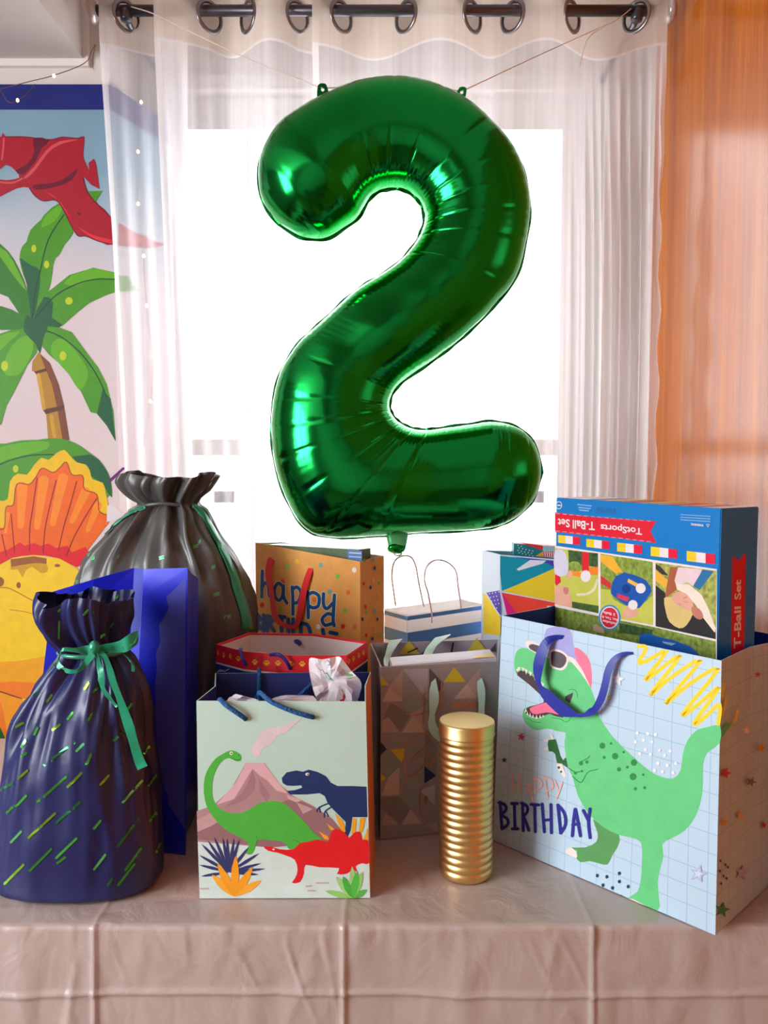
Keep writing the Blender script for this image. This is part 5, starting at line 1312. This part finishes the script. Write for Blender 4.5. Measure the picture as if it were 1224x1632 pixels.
def dino_bag():
    fl_ = at_z(785, 1340); fr_ = at_z(1140, 1492); pl = vplane(fl_, fr_)
    e = Vector((fr_.x - fl_.x, fr_.y - fl_.y, 0)).normalized(); d = Vector((-e.y, e.x, 0)) * .24
    br_ = fr_ + d; bl_ = fl_ + d
    tfl = topz(pl, 800, 981); tfr = topz(pl, 1150, 1053)
    zt_ = tfr.z; tbr = P3(br_, zt_ - .008); tbl2 = P3(bl_, tfl.z - .004)
    root = bag_root('gift_bag', [fl_, fr_, br_, bl_], 'large light blue gift bag with grinning green dinosaur in sunglasses', group='gift bags')
    m = grid_paper('blue_grid_paper', (190, 216, 234), (160, 192, 216), .0275); sm = m
    gift_bag(root, [P3(fl_, T1), P3(fr_, T1), P3(br_, T1), P3(bl_, T1)], [tfl, tfr, tbr, tbl2], m, sm, m, mat('royal_blue_inside', (30, 52, 150), 0.5), m, gus=(.010, .012))
    H = lambda p: Z(790, 1000, 7.2, p); Bz = lambda p: Z(780, 970, 2.757, p); Lz = lambda p: Z(780, 1200, 2.757, p); Tt = lambda p: Z(780, 1150, 6.8, p)
    GR, DG, MD, GD2, CR = (104, 206, 132), (92, 158, 92), (78, 62, 68), (50, 140, 74), (246, 226, 220)
    decal('squiggle_print', root, pl, [line((250, 214, 36), Bz([(655,165),(690,172),(655,238),(700,225),(780,185),(682,315),(745,270),(840,205),(705,380),(800,300),(930,225),(772,418),(880,330),(1008,262),(843,470),(930,410),(1010,345),(895,510),(960,465),(1012,420),(1005,508)]), 6.4, 3)])
    decal('hat_print', root, pl, [poly((166, 166, 222), H([(565,70),(600,10),(700,-8),(820,10),(870,60),(890,180),(920,330),(880,400),(830,330),(780,280),(690,260),(555,230)]), 2), poly((250, 124, 154), H([(905,230),(980,260),(1050,330),(1090,420),(1105,560),(1095,700),(1040,590),(960,460),(920,360)]), 2)])
    out = H([(215,400),(225,310),(270,245),(340,235),(400,260),(500,310),(560,330),(700,400),(830,400),(870,400),(940,460),(1040,590),(1090,690),(1130,800),(1150,870)]) + Bz([(480,470),(540,560),(620,640),(700,710),(760,740),(810,745),(840,710),(850,640),(870,580),(910,535),(960,520),(1014,514),(1013,590),(960,630),(940,680),(938,740)]) + \
          Lz([(935,180),(910,270),(860,340),(800,375),(760,400),(765,450),(750,510),(740,570),(745,640),(738,698),(610,648),(650,610),(665,560),(670,480),(670,410),(650,380),(570,360),(500,325),(440,270),(390,190),(365,100)]) + Bz([(355,720),(335,640),(330,580),(335,545)]) + \
          H([(700,1190),(640,1165),(560,1165),(480,1180),(400,1150),(330,1080),(310,1000),(330,930),(400,902),(480,885),(550,860),(550,810),(500,760),(380,650),(250,550),(218,470)])
    sh = [poly(DG, Lz([(455,290),(500,325),(570,360),(565,410),(540,450),(520,490),(480,485),(440,475),(400,480),(380,455),(385,430),(350,415),(420,415),(470,390),(475,350)]), 2), poly(CR, Lz([(333,430),(358,414),(383,438),(382,462),(345,446)]), 2),
          poly(GR, out, 2),
          poly(MD, H([(245,490),(330,500),(420,555),(500,620),(560,690),(640,790),(700,850),(760,930),(820,990),(770,1035),(690,1020),(620,990),(560,1010),(500,1040),(420,1025),(350,990),(325,945),(400,905),(480,885),(550,860),(550,810),(500,760),(380,650),(250,550)]), 1),
          poly((246, 118, 152), H([(390,930),(450,900),(560,865),(650,845),(690,880),(760,950),(740,1000),(660,985),(580,975),(480,995),(420,985)]), 2), poly(MD, H([(800,790),(890,745),(880,800),(850,870),(800,830)]), 1)]
    for t_ in ([(232,480),(258,470),(262,520)],[(250,458),(285,452),(272,510)],[(298,452),(332,470),(315,508)],[(335,470),(367,490),(350,542)],[(385,498),(417,518),(396,562)],[(433,538),(467,558),(450,608)],[(478,578),(512,600),(495,648)],[(524,620),(556,648),(540,692)],
               [(330,978),(345,925),(362,962)],[(353,1003),(365,963),(382,1008)],[(384,1024),(395,973),(412,1028)],[(414,1038),(430,993),(442,1038)],[(453,1048),(470,998),(487,1048)],[(498,1043),(511,998),(527,1038)],[(533,1033),(545,998),(557,1023)]): sh.append(flat(CR, H(t_)))
    sh += [line(GD2, H([(840,715),(890,710),(930,740),(942,800)]), .9), line(GD2, H([(640,1035),(740,1050),(820,1085),(870,1020)]), .9), line(GD2, H([(360,1040),(440,1080),(520,1090)]), .8)]
    decal('dinosaur_print', root, pl, sh)
    LN = (92, 82, 88)
    decal('sunglasses_print', root, pl, [poly(CR, H([(345,185),(380,150),(480,178),(560,220),(555,330),(440,282),(380,245)]), 2), poly(LN, H([(385,205),(430,190),(520,220),(545,250),(535,312),(440,272),(390,240)]), 2),
        poly(CR, H([(630,262),(700,248),(780,278),(835,330),(900,355),(1000,490),(1092,695),(1072,660),(980,525),(880,405),(838,375),(822,440),(770,492),(690,477),(630,440)]), 2), poly(LN, H([(640,285),(700,275),(770,300),(815,350),(800,420),(750,465),(690,455),(640,420)]), 2)])
    sp_ = [dot(GD2, *Bz([(x, y)])[0], r, r * 1.05) for x, y, r in ((497,602,4.7),(535,592,2),(505,653,2.4),(553,648,5),(591,630,2),(570,706,3.2),(607,696,2.3),(636,676,5),(632,738,5.4),(677,729,2),(642,791,2.4),(683,786,2.4))]
    sp_ += [dot(GD2, *Tt([(x, y)])[0], r) for x, y, r in ((995,450,3.4),(1060,437,2.6),(935,557,2.4),(1005,535,1.8))] + [line(GD2, Tt([(900,590),(990,660),(1040,590),(1080,540),(1180,515)]), 1.2), line(GD2, Tt([(855,500),(930,545),(985,540)]), 1.2), line(GD2, Tt([(1000,430),(1060,400),(1092,370)]), 1.2)]
    decal('spot', root, pl, sp_, split=True)
    AG = (44, 108, 54)
    decal('arm_print', root, pl, split=True, shapes=[poly(CR, Tt([(655,120),(680,140),(705,185),(680,205)]), 1), poly(CR, Tt([(578,205),(640,188),(645,225)]), 1), poly(CR, Tt([(585,310),(635,262),(650,305)]), 1), poly(AG, Tt([(640,200),(720,190),(745,280),(770,370),(800,420),(830,385),(852,500),(790,460),(735,445),(715,350),(690,325),(645,320),(635,250)]), 1),
        poly(CR, Tt([(735,460),(790,455),(800,490),(830,570),(825,600),(800,595),(770,550),(740,510)]), 2), dot(AG, *Tt([(755,497)])[0], 2.2), dot(AG, *Tt([(780,542)])[0], 1.8), poly(CR, Lz([(612,650),(630,640),(660,655),(695,680),(690,692)]), 1)])
    dts = [dot((236, 238, 244), *Bz([(x, y)])[0], 2.7) for x, y in ((650,546),(697,549),(731,553),(643,585),(678,577),(715,585),(687,619),(662,637),(709,640),(748,622),(795,625),(771,644),(742,679),(783,687),(820,679),(727,710),(762,716),(809,720))]
    dts += [dot((40, 56, 84), *Lz([(x, y)])[0], 2.3, 2.9) for x, y in ((475,538),(517,543),(572,528),(572,564),(500,580),(542,592),(611,586),(580,630))]
    decal('dot', root, pl, dts, split=True)
    stv = [star((206, 62, 100), *Tt([(350,165)])[0], 7, .2), star((54, 92, 96), *Tt([(165,415)])[0], 5, .1), star((238, 238, 246), *Bz([(565,310)])[0], 12, .2), dot((244, 214, 70), *Bz([(525,388)])[0], 2.4), star((186, 184, 222), *Lz([(920,530)])[0], 15, .25), star((204, 222, 236), *Lz([(918,530)])[0], 9, .25, .38)]
    decal('star', root, pl, stv, split=True)
    PKc, NVc = (238, 190, 184), (46, 46, 150)
    hp_ = [[(250,570),(262,665),(278,760)],[(325,570),(335,665),(346,770)],[(266,682),(338,670)],[(440,660),(396,770)],[(440,660),(462,760),(475,850)],[(408,742),(458,736)],[(490,600),(500,785)],[(478,612),(550,630),(575,690),(500,752)],[(605,600),(620,720),(637,830)],[(590,612),(670,630),(692,705),(628,752)],[(710,640),(746,722)],[(792,650),(765,740),(730,826)]]
    bd_ = [[(122,872),(130,1010),(140,1160)],[(108,876),(172,900),(184,955),(132,1008)],[(132,1008),(200,1055),(202,1115),(142,1160)],[(276,888),(282,1160)],[(246,886),(310,886)],[(252,1160),(316,1160)],[(364,882),(372,1182)],[(350,882),(412,915),(416,975),(372,1020)],[(376,1022),(432,1175)],[(456,896),(540,901)],[(495,902),(502,1190)],[(576,890),(588,1050),(600,1192)],[(670,896),(676,1202)],[(590,1066),(672,1060)],[(746,900),(762,1060),(776,1205)],[(746,902),(815,990),(828,1110),(778,1205)],[(932,946),(915,1080),(902,1236)],[(936,946),(962,1080),(990,1236)],[(906,1116),(974,1106)],[(1022,960),(1072,1062)],[(1095,942),(1078,1085),(1095,1256)]]
    decal('lettering', root, pl, [line(PKc, Tt(p), 3.0, 4) for p in hp_] + [line(NVc, Tt(p), 4.6, 4) for p in bd_])
    # side gusset print
    sg = vplane(fr_, br_)
    if sg.n.dot(EYE - sg.o) < 0: sg.n = -sg.n
    sg.o = sg.o + sg.n * .0004
    g = [poly(GR, [(1149,1164),(1158,1152),(1167,1152),(1163,1158),(1149,1178)], 1), line((250, 214, 36), [(1150,1112),(1155,1090)], 3.2, 0), line((250, 214, 36), [(1151,1140),(1158,1112)], 3.2, 0), line((250, 214, 36), [(1171,1150),(1176,1132)], 3.2, 0), star(CR, 1190,1164,7), star((220, 160, 40), 1213,1192,8,.3), star((206, 62, 100), 1156,1232,10,.3), star((120, 120, 126), 1197,1246,9,.4), star((220, 160, 50), 1153,1310,7), star((226, 170, 130), 1180,1299,8), star((206, 60, 70), 1217,1315,6), star((186, 184, 222), 1183,1391,13,.2), star((60, 140, 90), 1151,1450,13,.2), star((206, 60, 110), 1207,1075,6), star((226,206,206),1220,1032,5)]
    for x, y in ((1148,1372),(1156,1378),(1147,1388),(1153,1396),(1160,1382),(1158,1400),(1149,1408)): g.append(dot((44, 50, 66), x, y, 1.3, 2.2))
    decal('side_star', root, sg, g, split=True)
    # ribbon handle
    M_RB = mat('royal_blue_ribbon', (26, 44, 156), 0.4, sheen=.2)
    fr2 = lambda px_, py_, off: (pl.hit(px_, py_)[0] + pl.n * off)
    rows = [((770,130),(790,90),.001),((705,140),(715,78),.006),((670,190),(625,105),.014),((655,290),(560,230),.018),((640,400),(525,370),.020),((620,500),(520,480),.020),((605,580),(540,570),.020),((615,640),(570,660),.019),((690,690),(600,760),.018),((800,790),(700,880),.017),((920,890),(830,990),.016),((1010,960),(980,1000),.015),((1060,965),(1080,1000),.015),((1130,910),(1170,985),.015)]
    R = [(H([a_])[0], H([b_])[0], o_) for a_, b_, o_ in rows] + [(Bz([a_])[0], Bz([b_])[0], o_) for a_, b_, o_ in (((480,420),(510,430),.016),((505,370),(535,385),.016),((520,310),(550,320),.015),((532,250),(560,265),.013),((560,205),(580,222),.010),((600,187),(605,205),.005),((632,190),(634,200),.001))]
    path, wid = [], []
    for a_, b_, o_ in R:
        A_ = fr2(a_[0], a_[1], o_); Bp = fr2(b_[0], b_[1], o_); path.append(((A_ + Bp) / 2, Bp - A_)); wid.append((Bp - A_).length)
    ribbon('ribbon_handle', path, wid, M_RB, root, .0008, smooth_n=4)
    return root
dino_bag()

# ================================================================== boxed toy set standing in the big bag
def toy_box():
    fr_ = Vector((at_y(1146, 930, 1.10).x, 1.10, 0)); e = Vector((.497, -.868, 0)).normalized(); d = Vector((.868, .497, 0)).normalized()
    # left corner of the front on the line of sight of its edge
    k = at_y(885, 893, 1.0).x
    w = (fr_.x - k * fr_.y) / (e.x - k * e.y); fl_ = fr_ - e * w
    D = .080
    br_, bl_ = fr_ + d * D, fl_ + d * D
    pl = vplane(fl_, fr_)
    ztop = (pl.hit(885, 793)[0].z + pl.hit(1146, 810)[0].z) / 2
    root = thing('boxed_toy_set', tuple((fl_ + br_) / 2 + Vector((0, 0, T1 + .0018))), 'blue boxed toy ball set upside down in the big dinosaur bag', 'toy box')
    z0 = T1 + .0018
    V = [P3(p, z) for z in (z0, ztop) for p in (fl_, fr_, br_, bl_)]
    mb_ = mat('blue_printed_card', (28, 122, 196), 0.28, vary=.04, vscale=9); ms = mb_; mt = mat('white_printed_card', (238, 224, 220), 0.35)
    o = obj('carton', V, [(0,3,2,1),(0,1,5,4),(1,2,6,5),(2,3,7,6),(3,0,4,7),(4,5,6,7)], [mb_, ms, mt], root, [1, 0, 1, 1, 1, 2])
    bm = bmesh.new(); bm.from_mesh(o.data); bmesh.ops.bevel(bm, geom=bm.edges[:], offset=.0012, segments=2, affect='EDGES'); bm.to_mesh(o.data); bm.free()
    q = lambda p: Z(870, 780, 6.442, p); r = lambda p: Z(1030, 780, 5.83, p)
    RD, WH, YW = (222, 28, 52), (236, 222, 222), (240, 204, 40)
    dash = []
    for t in range(14):
        a_ = t / 14; b_ = (t + .55) / 14
        for (x0_, y0_), (x1_, y1_) in (((100,248),(1110,330)), ((100,425),(1110,540))):
            dash.append(line((244, 190, 196), q([(x0_ + (x1_ - x0_) * a_, y0_ + (y1_ - y0_) * a_), (x0_ + (x1_ - x0_) * b_, y0_ + (y1_ - y0_) * b_)]), .6, 0))
    decal('red_banner_print', root, pl, [flat(RD, q([(94,235),(500,285),(1135,325),(1075,430),(1135,550),(700,497),(94,436)]))] + dash)
    lettering('title_lettering', root, pl, [(WH, 'TotSports', q([(990,378),(565,335),(565,425),(990,468)]), .022), (WH, 'T-Ball', q([(505,333),(278,312),(278,400),(505,420)]), .022), (WH, 'Set', q([(248,308),(125,298),(125,378),(248,392)]), .022)])
    sq = []
    for gx, gy, w_, h_, sl in ((890,852.5,11.6,12.5,.10),(935,858.7,12.2,13,.11),(984,864.7,13.2,14,.11),(1037.6,871,14,15,.11),(1095,878,15,16,.12)):
        for k_, c in enumerate((YW, WH, (226, 22, 60))):
            x0_ = gx + k_ * w_; y0_ = gy + k_ * w_ * sl
            sq.append(flat(c, [(x0_, y0_), (x0_ + w_, y0_ + w_ * sl), (x0_ + w_, y0_ + w_ * sl + h_), (x0_, y0_ + h_)]))
    decal('printed_square', root, pl, sq, split=True)
    Gg, Gy, Gd = (138, 156, 66), (196, 196, 84), (62, 92, 52)
    SK, SKD = (226, 166, 144), (196, 124, 104)
    ph = [flat(WH, [(884.8,869.5),(1143,907),(1143,1060),(884.8,1000)]),
        flat(Gy, q([(95,602),(538,655),(545,1270),(97,1178)])), flat(Gd, q([(232,622),(538,657),(538,800),(240,760)])), poly(Gg, q([(225,760),(330,740),(380,820),(300,850),(230,840)]), 2), flat((240, 130, 40), q([(440,800),(540,795),(540,880),(450,875)])), flat((240,140,50), q([(240,830),(370,850),(360,900),(250,880)])),
        flat((214, 36, 44), q([(372,640),(446,648),(446,840),(374,840)])), dot(WH, *q([(412,890)])[0], 8.2, 9.5), line((222, 214, 180), q([(530,930),(500,1020),(430,1070),(330,1080)]), 4.0), poly((212, 206, 226), q([(95,625),(180,630),(215,680),(235,800),(205,885),(95,865)]), 2), flat(RD, q([(97,870),(150,895),(160,950),(110,990),(97,960)])), poly(SK, q([(215,880),(260,830),(280,880),(240,920)]), 2), poly(SK, q([(97,1000),(150,985),(230,1000),(255,1080),(270,1150),(265,1212),(97,1178)]), 1), poly(SKD, q([(180,1010),(235,1010),(235,1060),(200,1080)]), 2),
        flat((72, 96, 48), q([(272,1150),(545,1195),(545,1272),(272,1215)])),
        flat(Gg, q([(565,660),(1100,745),(1105,1392),(565,1292)])), poly(Gy, q([(565,1020),(660,1030),(700,1130),(830,1200),(960,1220),(1105,1080),(1105,1392),(565,1292)]), 0), flat((240, 176, 50), q([(566,668),(690,690),(790,850),(720,862),(566,740)])), flat((206, 48, 52), q([(566,880),(672,960),(672,1025),(566,962)])),
        poly((26, 84, 170), q([(690,950),(725,890),(810,852),(920,880),(1030,930),(1080,1000),(1090,1050),(1030,1140),(960,1220),(890,1200),(830,1190),(740,1130),(672,1070),(675,1000)]), 1), dot((16, 60, 130), *q([(830,1020)])[0], 7.2, 7.2), flat((236, 180, 70), q([(850,915),(955,968),(935,1002),(842,950)])), dot(WH, *q([(978,1015)])[0], 8, 8.2), flat((222, 56, 80), q([(740,1068),(862,1108),(842,1152),(735,1112)])), poly(SK, q([(840,1190),(960,1240),(950,1280),(900,1320),(780,1310),(800,1260)]), 1), dot(WH, *q([(898,1185)])[0], 7.6, 7.8),
        flat((164, 168, 84), r([(90,680),(655,757),(650,1392),(90,1272)])), flat((46, 44, 44), r([(92,890),(180,960),(200,1100),(290,1280),(440,1160),(540,1200),(648,1330),(650,1390),(92,1270)])), flat((60,52,44), r([(92,690),(140,720),(210,800),(150,790),(92,740)])), flat((238, 176, 56), r([(92,750),(215,850),(200,920),(92,850)])), poly((170, 92, 60), r([(228,720),(300,722),(268,850),(290,930),(220,980),(180,1015),(190,920)]), 0),
        poly((232, 202, 206), r([(300,722),(522,742),(480,850),(440,900),(380,860),(300,900),(266,850)]), 0), flat((44, 110, 160), r([(530,745),(632,762),(500,935),(440,895)])), poly((222, 190, 120), r([(170,1010),(230,1000),(330,1000),(430,1060),(440,1150),(380,1260),(310,1290),(220,1230),(185,1130)]), 2), poly(SK, r([(255,970),(340,950),(420,990),(440,1080),(400,1130),(310,1080),(250,1040)]), 2), poly((240,222,206), r([(275,860),(320,880),(400,880),(520,980),(580,1100),(650,1290),(640,1330),(540,1200),(470,1080),(380,970),(290,930)]), 1), poly(SKD, r([(425,1090),(500,1110),(535,1180),(500,1210),(440,1170)]), 2), line(SKD, r([(350,1040),(390,1048)]), .9, 0), line(SKD, r([(300,1060),(325,1075)]), .8, 0), line((180,90,80), r([(350,1010),(380,1002)]), 1.0, 0),
        flat((126, 146, 66), q([(97,1205),(545,1300),(1110,1412)]) + r([(650,1412),(648,1700),(0,1600)]) + q([(97,1560)])), flat((60, 90, 50), q([(760,1370),(1100,1440),(1100,1520),(760,1470)])),
        poly((24, 92, 176), r([(-60,1350),(20,1335),(120,1370),(260,1400),(420,1460),(500,1540),(460,1640),(-60,1600)]), 1), poly((150, 186, 220), r([(150,1410),(280,1430),(240,1450),(170,1430)]), 1), poly((190, 160, 140), q([(490,1390),(520,1380),(600,1440),(600,1480),(490,1450)]), 1)]
    gm = {c: mat('grass_print_%d' % i, c, 0.35, vary=0.45, vscale=150) for i, c in enumerate((Gg, Gd, (164, 168, 84), (126, 146, 66), (60, 90, 50), (72, 96, 48)))}
    decal('picture_print', root, pl, ph, mats=gm)
    # badge
    bx_, by_ = q([(660, 1315)])[0]
    decal('badge_print', root, pl, [dot((60, 140, 190), bx_, by_, 17.5, 20.5, 24), dot(WH, bx_, by_, 15, 17.8, 24), dot((214, 40, 60), bx_, by_, 13.4, 16, 24)])
    lettering('badge_lettering', root, pl, [(WH, 'Includes', q([(735,1368),(590,1335),(590,1362),(735,1398)]), .02), (WH, 'Bat, Tee, &', q([(742,1325),(580,1290),(580,1318),(742,1352)]), .02), (WH, '2 Balls', q([(720,1275),(595,1248),(595,1274),(720,1302)]), .02)], lift=.0003)
    tx = [dot(WH, *q([(140,162)])[0], 5.2, 6.4, 18), dot((28, 122, 196), *q([(140,162)])[0], 4.2, 5.4, 18), line(WH, q([(120,162),(160,165)]), 1.6, 0)]
    for (x0_, y0_, x1_, y1_) in ((335,155,480,170),(345,185,470,198),(355,212,450,220)):
        for k_ in range(9): tx.append(line((120, 176, 222), q([(x0_ + (x1_ - x0_) * k_ / 9, y0_ + (y1_ - y0_) * k_ / 9), (x0_ + (x1_ - x0_) * (k_ + .6) / 9, y0_ + (y1_ - y0_) * (k_ + .6) / 9)]), 2.2, 0))
    for k_ in range(12): tx.append(line((64, 140, 204), q([(520 + 17 * k_, 180 + k_ * 1.5), (520 + 17 * k_, 235 + k_ * 1.5)]), .9, 0))
    for y0_ in (242, 266, 290):
        for k_ in range(14): tx.append(line((150, 190, 226), r([(330 + 20 * k_, y0_ - 8 + k_ * 1.2), (330 + 20 * k_ + 14, y0_ - 8 + k_ * 1.2)]), 1.1, 0))
    tx.append(('line', WH, r([(570,325),(598,325),(584,350),(570,325)]), .9, 0))
    decal('small_print', root, pl, tx, kind='stuff')
    lettering('warning_lettering', root, pl, [(WH, 'WARNING:', r([(545,322),(425,312),(425,334),(545,346)]), .02)], lift=.0003)
    # side: banner and title that reads upwards
    sd = vplane(fr_, br_)
    if sd.n.dot(EYE - sd.o) < 0: sd.n = -sd.n
    decal('side_banner_print', root, sd, [flat(RD, r([(797,630),(815,622),(855,662),(912,598),(925,602),(905,1700),(785,1750)]))])
    lettering('side_lettering', root, sd, [(WH, 'T-Ball', r([(880,1472),(880,1085),(818,1090),(812,1480)]), .025), (WH, 'Set', r([(880,1020),(880,838),(822,842),(818,1028)]), .025)])
    # printed stripes on the top
    tp_ = []
    for k_, c in ((.22, (150,160,210)), (.36, (236,206,80)), (.46, (226,110,100)), (.58, (236,206,80)), (.70, (226,120,80)), (.82, (236,170,160))):
        a_ = fl_ + (fr_ - fl_) * k_; b_ = fl_ + (fr_ - fl_) * (k_ + .07)
        V = [P3(a_, ztop + .0006), P3(b_, ztop + .0006), P3(b_ + d * D, ztop + .0006), P3(a_ + d * D, ztop + .0006)]
        obj('top_stripe', V, [(0, 1, 2, 3)], ink(c), root)
    return root
toy_box()

# ================================================================== gold ribbed tin
def tin():
    f0 = at_z(742, 1413); r0 = .0405; cx_, cy_ = f0.x * (f0.y + r0) / f0.y, f0.y + r0
    ztop = at_y(742, 1147, cy_).z
    root = thing('ribbed_tin', (cx_, cy_, TBL), 'tall gold ribbed metal tin with flat round lid', 'tin')
    M_GOLD = mat('satin_gold', (230, 196, 132), 0.38, 1.0); M_LID = M_GOLD
    prof = [(r0 - .006, TBL + .0005), (r0 - .002, TBL + .0015), (r0 - .0005, TBL + .005)]
    zlo, zhi = TBL + .010, ztop - .026; n = 18
    for i in range(n * 10 + 1):
        t = i / (n * 10); prof.append((r0 - .0016 * (0.5 - 0.5 * math.cos(2 * math.pi * t * n)) ** 1.6, zlo + (zhi - zlo) * t))
    prof += [(r0 - .001, zhi + .003), (r0 - .0012, zhi + .010)]
    lathe('can', prof, (cx_, cy_), M_GOLD, root, 72)
    lz = ztop - .021
    lathe('lid', [(r0 - .002, lz), (r0 + .0010, lz), (r0 + .0018, lz + .001), (r0 + .0010, lz + .0025), (r0 + .0010, ztop - .003), (r0 + .0004, ztop - .001), (r0 - .001, ztop - .0003), (r0 - .003, ztop - .0008), (r0 - .006, ztop - .0008)], (cx_, cy_), M_LID, root, 72)
tin()
